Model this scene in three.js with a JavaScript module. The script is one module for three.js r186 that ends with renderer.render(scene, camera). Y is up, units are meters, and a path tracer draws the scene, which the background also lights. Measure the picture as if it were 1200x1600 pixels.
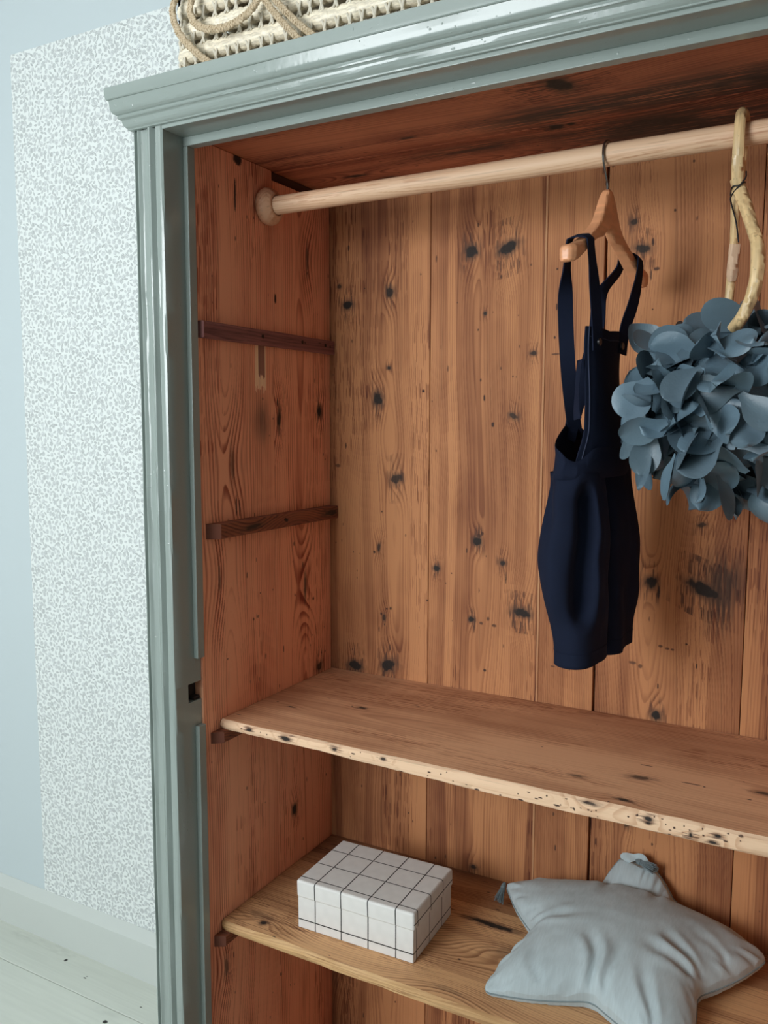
import * as THREE from 'three';
import { toCreasedNormals, mergeGeometries, mergeVertices } from 'three/addons/utils/BufferGeometryUtils.js';
import { RoundedBoxGeometry } from 'three/addons/geometries/RoundedBoxGeometry.js';
import { RectAreaLightUniformsLib } from 'three/addons/lights/RectAreaLightUniformsLib.js';

// ------------------------------------------------------------------ camera, sky, daylight, exposure
const scene = new THREE.Scene();
const camera = new THREE.PerspectiveCamera(62.07, 3 / 4, 0.05, 60);
camera.rotation.order = 'YXZ';
camera.position.set(1.0619, 1.5995, 1.6656);
camera.rotation.set(-0.10515, 0.50466, 0.00233);
scene.add(camera);

const renderer = new THREE.WebGLRenderer({ antialias: true });
renderer.toneMapping = THREE.LinearToneMapping;
renderer.toneMappingExposure = 0.9;
renderer.shadowMap.enabled = true;

scene.background = new THREE.Color(0.62, 0.75, 0.95);      // even overcast sky, seen only through the windows
scene.backgroundIntensity = 1.5;

RectAreaLightUniformsLib.init();
const ROOM = { x0: -2.8, x1: 3.8, z0: -0.03, z1: 3.2, h: 2.85 };
// daylight through the window: bright overcast sky through its upper part, dimmer ground and hedges through its lower part
const WINDOWS = [{ x: -0.62, y: 1.7, w: 1.5, h: 1.9 }];
for (const w of WINDOWS) for (const [y0, y1, power, color] of [[1.5, 2.61, 15.5, [0.94, 0.985, 1.0]], [0.79, 1.49, 2.2, [0.97, 1.0, 0.95]]]) {
  const l = new THREE.RectAreaLight(new THREE.Color(...color), power, w.w - 0.08, y1 - y0);
  l.name = 'window_daylight';
  l.position.set(w.x, (y0 + y1) / 2, ROOM.z1 - 0.005);
  l.lookAt(w.x, (y0 + y1) / 2, 0);
  scene.add(l);
}

// ------------------------------------------------------------------ helpers
let SEED = 1;
function rng(seed) { let s = (seed * 2654435761) >>> 0 || 1; return () => { s = (s + 0x6d2b79f5) >>> 0; let t = s; t = Math.imul(t ^ (t >>> 15), t | 1); t ^= t + Math.imul(t ^ (t >>> 7), t | 61); return ((t ^ (t >>> 14)) >>> 0) / 4294967296; }; }
const V = (x, y, z) => new THREE.Vector3(x, y, z);
const clamp = (x, a = 0, b = 1) => Math.min(b, Math.max(a, x));
const lerp = (a, b, t) => a + (b - a) * t;
const sm = (a, b, x) => { const t = clamp((x - a) / (b - a)); return t * t * (3 - 2 * t); };
const PERM = new Float32Array(65536); { const r = rng(77); for (let i = 0; i < 65536; i++) PERM[i] = r(); }
const hash2 = (i, j, s) => PERM[(Math.imul(i, 73) ^ Math.imul(j, 9173) ^ Math.imul(s, 40503)) & 65535];
function noise(x, y, s = 0) {
  const i = Math.floor(x), j = Math.floor(y); let f = x - i, g = y - j;
  f = f * f * (3 - 2 * f); g = g * g * (3 - 2 * g);
  const a = hash2(i, j, s), b = hash2(i + 1, j, s), c = hash2(i, j + 1, s), d = hash2(i + 1, j + 1, s);
  return a + (b - a) * f + (c - a) * g + (a - b - c + d) * f * g;
}
const fbm = (x, y, s = 0) => 0.55 * noise(x, y, s) + 0.28 * noise(x * 2.1, y * 2.1, s + 11) + 0.17 * noise(x * 4.3, y * 4.3, s + 23);

const taken = {};
function numbered(n) { const k = taken[n] = (taken[n] ?? -1) + 1; return k ? `${n}_${String(k).padStart(3, '0')}` : n; }
function thing(name, label, category, pos = [0, 0, 0], turn = 0, group) {
  const o = new THREE.Group(); o.name = numbered(name); o.position.set(...pos); o.rotation.y = turn;
  o.userData = { label, category }; if (group) o.userData.group = group; scene.add(o); return o;
}
function part(name, geo, mat, parent, label) {
  const m = new THREE.Mesh(geo, mat); m.name = name; parent.add(m); if (label) m.userData.label = label; return m;
}
function struct(name, geo, mat, parent = scene, label) {
  const m = geo ? new THREE.Mesh(geo, mat) : new THREE.Group(); m.name = name;
  if (parent === scene) { m.userData.kind = 'structure'; }
  if (label) m.userData.label = label; parent.add(m); return m;
}
// a grid of points (rows of Vector3) as a surface; closeU joins the ends of each row
function grid(rows, { closeU = false, crease = 0.6, uv = null, flip = false } = {}) {
  const R = rows.length, C = rows[0].length, pos = [], uvs = [], idx = [];
  for (let i = 0; i < R; i++) for (let j = 0; j < C; j++) {
    const p = rows[i][j]; pos.push(p.x, p.y, p.z);
    const q = uv ? uv(i, j, p) : [j / (C - 1), i / (R - 1)]; uvs.push(q[0], q[1]);
  }
  for (let i = 0; i < R - 1; i++) for (let j = 0; j < (closeU ? C : C - 1); j++) {
    const a = i * C + j, b = i * C + (j + 1) % C, c = a + C, d = (i + 1) * C + (j + 1) % C;
    flip ? idx.push(a, c, b, b, c, d) : idx.push(a, b, c, b, d, c);
  }
  let g = new THREE.BufferGeometry();
  g.setAttribute('position', new THREE.Float32BufferAttribute(pos, 3));
  g.setAttribute('uv', new THREE.Float32BufferAttribute(uvs, 2)); g.setIndex(idx);
  if (crease === 'smooth') { g.computeVertexNormals(); return g.toNonIndexed(); }
  return toCreasedNormals(g, crease);
}
const merge = (list) => mergeGeometries(list.map((g) => { const k = g.index ? g.toNonIndexed() : g; for (const n of Object.keys(k.attributes)) if (!['position', 'normal', 'uv'].includes(n)) k.deleteAttribute(n); return k; }));
// chamfered board: x, y, z ranges; uv runs 0..1 over the two given axes ('u' axis, 'v' axis)
function board([x0, x1], [y0, y1], [z0, z1], c, ua, va) {
  const g = new RoundedBoxGeometry(x1 - x0, y1 - y0, z1 - z0, 1, c);
  g.translate((x0 + x1) / 2, (y0 + y1) / 2, (z0 + z1) / 2);
  const lo = { x: x0, y: y0, z: z0 }, hi = { x: x1, y: y1, z: z1 }, p = g.attributes.position, u = g.attributes.uv, ix = { x: 0, y: 1, z: 2 };
  for (let i = 0; i < p.count; i++) u.setXY(i, (p.array[i * 3 + ix[ua]] - lo[ua]) / (hi[ua] - lo[ua]), (p.array[i * 3 + ix[va]] - lo[va]) / (hi[va] - lo[va]));
  return g;
}
// box whose uv are metres on each face
function metreBox([x0, x1], [y0, y1], [z0, z1], c = 0.002, seg = 1, off = [0, 0, 0]) {
  const g = new RoundedBoxGeometry(x1 - x0, y1 - y0, z1 - z0, seg, c); g.translate((x0 + x1) / 2, (y0 + y1) / 2, (z0 + z1) / 2);
  metreUV(g, off); return g;
}
function metreUV(g, off = [0, 0, 0], frontShift = 0) {
  const p = g.attributes.position, n = g.attributes.normal, u = new Float32Array(p.count * 2);
  // one projection per triangle, chosen by the face normal
  const tri = g.index ? null : 3;
  for (let i = 0; i < p.count; i += tri || 1) {
    let nx = 0, ny = 0, nz = 0; const e = tri || 1;
    for (let k = 0; k < e; k++) { nx += n.getX(i + k); ny += n.getY(i + k); nz += n.getZ(i + k); }
    const ax = Math.abs(nx), ay = Math.abs(ny), az = Math.abs(nz);
    for (let k = 0; k < e; k++) {
      const x = p.getX(i + k) - off[0], y = p.getY(i + k) - off[1], z = p.getZ(i + k) - off[2];
      const q = ay >= ax && ay >= az ? [x, -z] : az >= ax ? [x, y + frontShift] : [-z, y];
      u[(i + k) * 2] = q[0]; u[(i + k) * 2 + 1] = q[1];
    }
  }
  g.setAttribute('uv', new THREE.BufferAttribute(u, 2));
}
// tube of varying radius through points, closed at both ends
function tube(pts, r, seg = 40, rad = 10, curve) {
  const cv = curve || new THREE.CatmullRomCurve3(pts.map((p) => Array.isArray(p) ? V(...p) : p), false, 'centripetal');
  const fr = cv.computeFrenetFrames(seg, false), rows = [], len = cv.getLength();
  const R = typeof r === 'function' ? r : () => r;
  for (let i = -1; i <= seg + 1; i++) {
    const k = clamp(i, 0, seg), p = cv.getPointAt(k / seg), row = [];
    const rr = i < 0 || i > seg ? 1e-5 : R(k / seg);
    for (let j = 0; j <= rad; j++) { const a = j / rad * Math.PI * 2; row.push(p.clone().addScaledVector(fr.normals[k], Math.cos(a) * rr).addScaledVector(fr.binormals[k], Math.sin(a) * rr)); }
    rows.push(row);
  }
  return grid(rows, { crease: 1.0, uv: (i, j) => [j / rad * 0.06, i / seg * len] });
}

// ------------------------------------------------------------------ textures
function dataTex(data, w, h, srgb, wrap = THREE.ClampToEdgeWrapping) {
  const t = new THREE.DataTexture(data, w, h, THREE.RGBAFormat); t.magFilter = THREE.LinearFilter; t.minFilter = THREE.LinearMipmapLinearFilter; t.generateMipmaps = true;
  t.wrapS = t.wrapT = wrap; if (srgb) t.colorSpace = THREE.SRGBColorSpace; t.needsUpdate = true; return t;
}
// Old pine: W across the grain, H along it, metres. Knots and marks are given in the same metres, from the board's lower left corner.
function pine({ W, H, ppm = 800, seed = 1, early = [190, 138, 98], late = [128, 70, 42], spacing = 0.0042, pu = 0.5, depth = 0.02, knots = [], marks = [], pits = 30, tone = 0.5, contrast = 1, zones = 0.42, scars = [], darkPatches = [] }) {
  const w = Math.min(2048, Math.round(W * ppm)), h = Math.min(2048, Math.round(H * ppm)), col = new Uint8Array(w * h * 4), bmp = new Uint8Array(w * h * 4);
  const r = rng(seed), pitList = [];
  for (let i = 0; i < pits * W * H * 10; i++) pitList.push([r() * W, r() * H, 0.0008 + r() * 0.0012, 0.0015 + r() * r() * 0.007, 0.35 + r() * 0.5]);
  for (const m of marks) pitList.push([m[0], m[1], m[2], m[3], m[4] ?? 0.85]);
  const K = knots.map((k) => ({ u: k[0], v: k[1], a: k[2], b: k[3], rot: k[4] || 0, dark: k[5] ?? 1, lift: (k[6] ?? 1) }));
  // coarse buckets along v so that each pixel looks only at what is near
  const near = (list, reach) => { const B = []; for (let y = 0; y < h; y++) B.push(null); return (v) => list.filter((k) => Math.abs(k.v - v) < reach(k)); };
  const nearK = near(K, (k) => k.b * 8 + k.a * 4 + 0.02);
  const pitRows = Array.from({ length: h }, () => []);
  for (const q of pitList) for (let y = Math.max(0, Math.floor((q[1] - q[3]) / H * h)); y <= Math.min(h - 1, Math.ceil((q[1] + q[3]) / H * h)); y++) pitRows[y].push(q);
  for (let y = 0; y < h; y++) {
    const v = (y + 0.5) / h * H, ks = nearK(v), pr = pitRows[y];
    const wander = (noise(v * 1.7, 3, seed) - 0.5) * 0.05 + (noise(v * 5, 7, seed) - 0.5) * 0.008, dep = depth * (0.45 + 1.3 * noise(v * 1.5, 9, seed));
    for (let x = 0; x < w; x++) {
      const u = (x + 0.5) / w * W;
      let du = u - pu * W - wander, R = Math.sqrt(du * du + dep * dep), core = 0, halo = 0, ringk = 0, streak = 0, boost = 0;
      R += (noise(u * 9, v * 1.6, seed + 5) - 0.5) * 0.012 + (noise(u * 40, v * 6, seed + 6) - 0.5) * 0.0016;
      for (const k of ks) {
        const c = Math.cos(k.rot), s = Math.sin(k.rot), dx0 = u - k.u, dy0 = v - k.v, m = Math.max(k.a, k.b);
        const ex = dx0 / (m * 1.5 + 0.002), ey = dy0 / (m * 3.6 + 0.004);
        const e2 = ex * ex + ey * ey;
        if (e2 < 9) R += m * 1.0 * k.lift * Math.exp(-e2);
        const dx = (dx0 * c + dy0 * s) / k.a, dy = (-dx0 * s + dy0 * c) / k.b;
        let d = Math.sqrt(dx * dx + dy * dy); if (d > 5) continue;
        const wob = (noise(u * 130, v * 110, seed + 31) - 0.5) * 0.5 + (noise(u * 420, v * 120, seed + 32) - 0.5) * 0.3;
        const dn = d + wob;
        core = Math.max(core, k.dark * (1 - sm(0.68, 1.08, dn))); boost = Math.max(boost, Math.exp(-e2 * 0.45));
        halo = Math.max(halo, k.dark * 0.5 * Math.exp(-(dn > 1 ? (dn - 1) * (dn - 1) * 3.2 : 0)));
        const fr = d * 3.4 + wob; ringk = Math.max(ringk, (d < 1.3 ? 1 : 0) * 0.35 * (0.5 + 0.5 * Math.sin(fr * 6.28)));
        const sx = Math.abs(dx0) / (k.a * 1.9), sy = Math.abs(dy0) / (k.b * 1.2 + k.a * 2.4);
        const sr = Math.hypot(sx, sy) + (noise(u * 90, v * 30, seed + 43) - 0.5) * 0.5; if (sr < 1.4) streak = Math.max(streak, k.dark * sm(0.6, 0.72, noise(u * 640, v * 46, seed + 41)) * (1 - sm(0.45, 1.35, sr)));
      }
      const t = R / spacing, id = Math.floor(t), f = t - id, st = 0.3 + 0.7 * hash2(id, 5, seed);
      const lateW = sm(0.3, 0.9, f) * (1 - sm(0.9, 1, f)) * st;
      const fib = noise(u * 950, v * 16, seed + 2) * 0.5 + noise(u * 420, v * 5, seed + 3) * 0.5;
      const big = fbm(u * 7, v * 1.4, seed + 8), blot = fbm(u * 16, v * 9, seed + 9);
      const zu = u * 46 + (noise(v * 2.2, u * 8, seed + 14) - 0.5) * 1.6, zone = hash2(Math.floor(zu), 1, seed + 15) * (1 - sm(0.75, 1, zu - Math.floor(zu))) + hash2(Math.floor(zu) + 1, 1, seed + 15) * sm(0.75, 1, zu - Math.floor(zu));
      const dash = sm(0.56, 0.74, noise(u * 15, v * 3.2, seed + 91)) * sm(0.64, 0.74, noise(u * 720, v * 26, seed + 92)) * 0.55;
      let mix = clamp(dash + contrast * (lateW * 0.62 * (1 + boost * 0.9) + (fib - 0.5) * 0.34) + (big - 0.5) * 1.05 + (blot - 0.5) * 0.4 + (zone - 0.5) * zones + (tone - 0.5), -0.1, 1.2);
      let a = 1 - (fib < 0.28 ? (0.28 - fib) * 0.7 : 0);
      let cr = lerp(early[0], late[0], mix) * a, cg = lerp(early[1], late[1], mix) * a, cb = lerp(early[2], late[2], mix) * a;
      let ht = 150 - lateW * 26 + (fib - 0.5) * 40;
      for (const z of darkPatches) {            // dark patches in the grain, weathered ones on the back boards: only the open fibres are dark
        const ex = (u - z[0]) / z[2], ey = (v - z[1]) / z[3], e = ex * ex + ey * ey; if (e > 4) continue;
        const g = Math.exp(-e * 1.2) * z[4] * sm(0.3, 0.68, noise(u * 520, v * 20, seed + 51) * 0.65 + blot * 0.5);
        cr = lerp(cr, 52, g); cg = lerp(cg, 40, g); cb = lerp(cb, 34, g);
      }
      if (streak > 0.01) { cr = lerp(cr, 58, streak * 0.62); cg = lerp(cg, 34, streak * 0.62); cb = lerp(cb, 26, streak * 0.62); ht -= streak * 25; }
      if (halo > 0.01) { cr = lerp(cr, 82, halo); cg = lerp(cg, 58, halo); cb = lerp(cb, 44, halo); }
      if (core > 0.01) { const kk = 1 + ringk; cr = lerp(cr, 30 * kk, core); cg = lerp(cg, 22 * kk, core); cb = lerp(cb, 17 * kk, core); ht += core * 14 - ringk * 20; }
      for (const q of pr) {
        const ex = (u - q[0]) / q[2], ey = (v - q[1]) / q[3], e = ex * ex + ey * ey; if (e > 1.6) continue;
        const g = (1 - sm(0.5, 1.5, e + (noise(u * 900, v * 500, seed + 61) - 0.5) * 0.7)) * q[4]; cr = lerp(cr, 48, g); cg = lerp(cg, 28, g); cb = lerp(cb, 22, g); ht -= g * 90;
      }
      for (const z of scars) {              // torn, paler raw wood: [u0, u1, v0, v1, rgb]
        const e = 0.003 * (noise(u * 900, v * 60, seed + 71) - 0.5) * 4;
        if (u > z[0] && u < z[1] && v > z[2] + e * 1.6 && v < z[3] + e) { cr = z[4][0] * (0.9 + 0.2 * fib); cg = z[4][1] * (0.9 + 0.2 * fib); cb = z[4][2] * (0.9 + 0.2 * fib); ht -= 40; }
      }
      const o = (y * w + x) * 4; col[o] = clamp(cr, 0, 255); col[o + 1] = clamp(cg, 0, 255); col[o + 2] = clamp(cb, 0, 255); col[o + 3] = 255;
      bmp[o] = bmp[o + 1] = bmp[o + 2] = clamp(ht, 0, 255); bmp[o + 3] = 255;
    }
  }
  return { map: dataTex(col, w, h, true), bump: dataTex(bmp, w, h, false) };
}
function pineMat(o, rough = 0.76, bs = 0.0012) { const t = pine(o); return new THREE.MeshStandardMaterial({ map: t.map, bumpMap: t.bump, bumpScale: bs, roughness: rough }); }
function tile(n, fn, srgb, metres) {
  const d = new Uint8Array(n * n * 4);
  for (let y = 0; y < n; y++) for (let x = 0; x < n; x++) { const c = fn(x / n, y / n, x, y), o = (y * n + x) * 4; if (typeof c === 'number') d[o] = d[o + 1] = d[o + 2] = clamp(c, 0, 255); else { d[o] = clamp(c[0], 0, 255); d[o + 1] = clamp(c[1], 0, 255); d[o + 2] = clamp(c[2], 0, 255); } d[o + 3] = 255; }
  const t = dataTex(d, n, n, srgb, THREE.RepeatWrapping); t.repeat.set(1 / metres, 1 / metres); return t;
}
// noise that repeats after n cells
const pnoise = (x, y, n, s) => { const i = Math.floor(x), j = Math.floor(y); let f = x - i, g = y - j; f = f * f * (3 - 2 * f); g = g * g * (3 - 2 * g); const m = (k) => ((k % n) + n) % n; const a = hash2(m(i), m(j), s), b = hash2(m(i + 1), m(j), s), c = hash2(m(i), m(j + 1), s), d = hash2(m(i + 1), m(j + 1), s); return a + (b - a) * f + (c - a) * g + (a - b - c + d) * f * g; };

const paintBump = tile(512, (u, v) => 100 + 30 * (pnoise(u * 12, v * 12, 12, 1) - 0.5) + 20 * (pnoise(u * 60, v * 24, 60, 2) - 0.5) + 130 * sm(0.9, 0.985, pnoise(u * 80, v * 80, 80, 4)) * sm(0.45, 0.7, pnoise(u * 8, v * 8, 8, 6)), false, 0.3);
const M = {};
M.sage = new THREE.MeshPhysicalMaterial({ color: new THREE.Color().setRGB(0.275, 0.322, 0.30), roughness: 0.17, bumpMap: paintBump, bumpScale: 0.0008, ior: 1.5 });
M.darkHole = new THREE.MeshStandardMaterial({ color: 0x241a14, roughness: 0.95 });
M.wallPaint = new THREE.MeshStandardMaterial({ color: new THREE.Color().setRGB(0.54, 0.61, 0.63), roughness: 0.85, bumpMap: tile(256, (u, v) => 128 + 60 * (pnoise(u * 40, v * 40, 40, 3) - 0.5), false, 0.25), bumpScale: 0.0004 });
M.whiteWall = new THREE.MeshStandardMaterial({ color: new THREE.Color().setRGB(0.74, 0.75, 0.74), roughness: 0.9 });
M.roomWall = new THREE.MeshStandardMaterial({ color: new THREE.Color().setRGB(0.64, 0.66, 0.65), roughness: 0.9 });
M.trim = new THREE.MeshStandardMaterial({ color: new THREE.Color().setRGB(0.57, 0.605, 0.575), roughness: 0.5, bumpMap: paintBump, bumpScale: 0.0006 });

// wallpaper: small grey flowers and leaves on a pale ground, drawn so that the sheet repeats
function wallpaperTex() {
  const N = 1024, c = document.createElement('canvas'); c.width = c.height = N; const g = c.getContext('2d');
  g.fillStyle = 'rgb(226,231,229)'; g.fillRect(0, 0, N, N); const r = rng(5), k = N / 0.53;
    const put = (x, y, f) => { for (const ox of [-N, 0, N]) for (const oy of [-N, 0, N]) if (x + ox > -60 && x + ox < N + 60 && y + oy > -60 && y + oy < N + 60) { g.save(); g.translate(x + ox, y + oy); f(); g.restore(); } };
  const pts = [];
  for (let tries = 0; tries < 60000 && pts.length < 2000; tries++) { const x = r() * N, y = r() * N, big = tries < 1600 ? 31 : 23; let ok = true; for (const p of pts) { let dx = Math.abs(p[0] - x), dy = Math.abs(p[1] - y); dx = Math.min(dx, N - dx); dy = Math.min(dy, N - dy); if (dx * dx + dy * dy < big * (p[2] + big) / 2) { ok = false; break; } } if (ok) pts.push([x, y, big]); }
  for (const [x, y, bg] of pts) {
    const a = r() * 6.28, kind = r(), s = bg * (0.48 + r() * 0.1), t1 = 188 + r() * 22, c1 = `rgb(${t1 | 0},${(t1 + 5) | 0},${(t1 + 5) | 0})`, t2 = 134 + r() * 24, c2 = `rgb(${t2 | 0},${(t2 + 4) | 0},${(t2 + 4) | 0})`, n = 5, b = r();
    put(x, y, () => {
      g.rotate(a); g.fillStyle = c1; g.strokeStyle = c2; g.lineWidth = 1.7;
      if (bg > 25) { for (let i = 0; i < n; i++) { g.rotate(6.283 / n); g.beginPath(); g.ellipse(s * 0.52, 0, s * 0.46, s * 0.36, 0, 0, 7); g.fill(); } g.beginPath(); g.arc(0, 0, s * 0.9, 0.3, 2.6 + b * 2); g.stroke(); g.beginPath(); g.arc(0, 0, s * 0.4, 1, 4.5); g.stroke(); }
      else if (kind < 0.75) { g.beginPath(); g.moveTo(-s * 1.15, 0); g.quadraticCurveTo(0, s * 1.3, s * 1.15, 0); g.quadraticCurveTo(0, -s * 0.9, -s * 1.15, 0); g.fill(); g.beginPath(); g.moveTo(-s * 1.15, 0); g.quadraticCurveTo(0, s * (b - 0.2), s * 1.2, s * 0.1); if (b > 0.4) g.quadraticCurveTo(0, -s * 0.9, -s, 0); g.stroke(); }
      else { g.beginPath(); g.ellipse(0, 0, s * 0.85, s * 0.6, 0, 0, 7); g.fill(); g.beginPath(); g.ellipse(0, 0, s * 0.8, s * 0.55, 0, 0.5, 4.4); g.stroke(); }
    });
  }
  const d = g.getImageData(0, 0, N, N).data, out = new Uint8Array(d.length); out.set(d);
  const t = dataTex(out, N, N, true, THREE.RepeatWrapping); t.repeat.set(1 / 0.46, 1 / 0.46); return t;
}
M.wallpaper = new THREE.MeshStandardMaterial({ map: wallpaperTex(), roughness: 0.8 });

// ------------------------------------------------------------------ the room
const { x0: RX0, x1: RX1, z0: RZ0, z1: RZ1, h: RH } = ROOM, TH = 0.12;
const wallBack = struct('wall_back', metreBox([RX0 - TH, RX1 + TH], [-0.05, RH], [RZ0 - TH, RZ0], 0.001), M.wallPaint);
part('wallpaper', metreBox([-1.082, 1.6], [0.14, 2.626], [RZ0, RZ0 + 0.0006], 0.0002), M.wallpaper, wallBack, 'pale wallpaper with a small grey floral print');
struct('wall_left', metreBox([RX0 - TH, RX0], [-0.05, RH], [RZ0, RZ1], 0.001), M.roomWall);
struct('wall_right', metreBox([RX1, RX1 + TH], [-0.05, RH], [RZ0, RZ1], 0.001), M.roomWall);
struct('ceiling', metreBox([RX0 - TH, RX1 + TH], [RH, RH + 0.1], [RZ0 - TH, RZ1 + TH], 0.001), M.whiteWall);
{ // front wall behind the camera, with the window opening left free
  const w = WINDOWS[0], a = w.x - w.w / 2, b = w.x + w.w / 2, c = w.y - w.h / 2, d = w.y + w.h / 2, z = [RZ1, RZ1 + TH];
  struct('wall_front', merge([metreBox([RX0 - TH, a], [-0.05, RH], z, 0.001), metreBox([b, RX1 + TH], [-0.05, RH], z, 0.001), metreBox([a, b], [-0.05, c], z, 0.001), metreBox([a, b], [d, RH], z, 0.001)]), M.roomWall);
  const win = struct('window_1', null, null);
  const f = 0.045, zz = [RZ1 + 0.03, RZ1 + 0.08];
  part('window_frame', merge([metreBox([a, a + f], [c, d], zz, 0.004), metreBox([b - f, b], [c, d], zz, 0.004), metreBox([a + f, b - f], [c, c + f], zz, 0.004), metreBox([a + f, b - f], [d - f, d], zz, 0.004), metreBox([w.x - 0.025, w.x + 0.025], [c + f, d - f], zz, 0.004)]), M.trim, win);
  const glass = new THREE.MeshPhysicalMaterial({ color: 0xffffff, transmission: 1, thickness: 0, roughness: 0, ior: 1.5 });
  for (const [p, q] of [[a + f, w.x - 0.025], [w.x + 0.025, b - f]]) part('pane', metreBox([p, q], [c + f, d - f], [RZ1 + 0.053, RZ1 + 0.057], 0.0005), glass, win);
  part('window_sill', metreBox([a - 0.04, b + 0.04], [c - 0.03, c], [RZ1 - 0.05, RZ1 + 0.03], 0.004), M.trim, win);
}
{ // painted floorboards
  const floor = struct('floor', metreBox([RX0 - TH, RX1 + TH], [-0.06, -0.022], [RZ0 - TH, RZ1 + TH], 0.001), M.whiteWall);
  const edges = [RZ0 - 0.005, 0.122]; while (edges[edges.length - 1] < RZ1) edges.push(edges[edges.length - 1] + 0.235);
  const L = RX1 - RX0;
  const floorTex = (seed, spots) => {
    const w = 2048, h = 160, d = new Uint8Array(w * h * 4), Wm = 0.235;
    for (let y = 0; y < h; y++) for (let x = 0; x < w; x++) {
      const u = x / w * L, v = y / h * Wm; let t = 1 + (fbm(u * 1.3, v * 9, seed) - 0.5) * 0.09 + (noise(u * 9, v * 160, seed + 1) - 0.5) * 0.03; let s = 0;
      const grime = sm(0.66, 0.85, noise(u * 6, v * 14, seed + 3)) * 0.05; t -= grime * noise(u * 60, v * 120, seed + 4);
      for (const q of spots) { const ex = (u - q[0]) / q[2], ey = (v - q[1]) / q[3]; s = Math.max(s, 1 - sm(0.6, 1.2, ex * ex + ey * ey)); }
      const o = (y * w + x) * 4; d[o] = lerp(209 * t, 28, s); d[o + 1] = lerp(213 * t, 27, s); d[o + 2] = lerp(203 * t, 25, s); d[o + 3] = 255;
    }
    return dataTex(d, w, h, true);
  };
  const mk = (seed, spots = []) => new THREE.MeshStandardMaterial({ map: floorTex(seed, spots), roughness: 0.55 });
  const s0 = edges[0];
  const plain = [mk(21), mk(22)];
  const m0 = mk(20, [[-0.9225 - RX0, (0.0351 - s0) * 1.48, 0.005, 0.009], [-0.8081 - RX0, (0.058 - s0) * 1.48, 0.003, 0.002], [-0.8081 - RX0, (0.066 - s0) * 1.48, 0.004, 0.003], [-0.5759 - RX0, (0.0788 - s0) * 1.48, 0.003, 0.003]]);
  const m1 = mk(23, [[-0.6178 - RX0, 0.043, 0.007, 0.006]]);
  for (let i = 0; i < edges.length - 1; i++) part('floorboard', board([RX0, RX1], [-0.022, 0], [edges[i] + 0.001, Math.min(edges[i + 1], RZ1) - 0.001], 0.0018, 'x', 'z'), i === 0 ? m0 : i === 1 ? m1 : plain[i % 2], floor);
}
{ // baseboard along the back wall: flat face with a bevelled top
  const prof = [[RZ0, 0], [-0.006, 0], [-0.006, 0.116], [-0.0085, 0.1215], [-0.0275, 0.143], [RZ0, 0.144]];
  const bb = (x0, x1) => grid([x0, lerp(x0, x1, 0.5), x1].map((x) => prof.map(([z, y]) => V(x, y, z))), { crease: 0.3, uv: (i, j, p) => [p.x, p.y + p.z], flip: false });
  const base = struct('baseboard_back', bb(RX0, -0.074), M.trim); base.material = M.trim;
  struct('baseboard_back_001', bb(1.25, RX1), M.trim);
  struct('baseboard_left', metreBox([RX0, RX0 + 0.02], [0, 0.14], [RZ0 + 0.026, RZ1], 0.003), M.trim);
}

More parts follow.
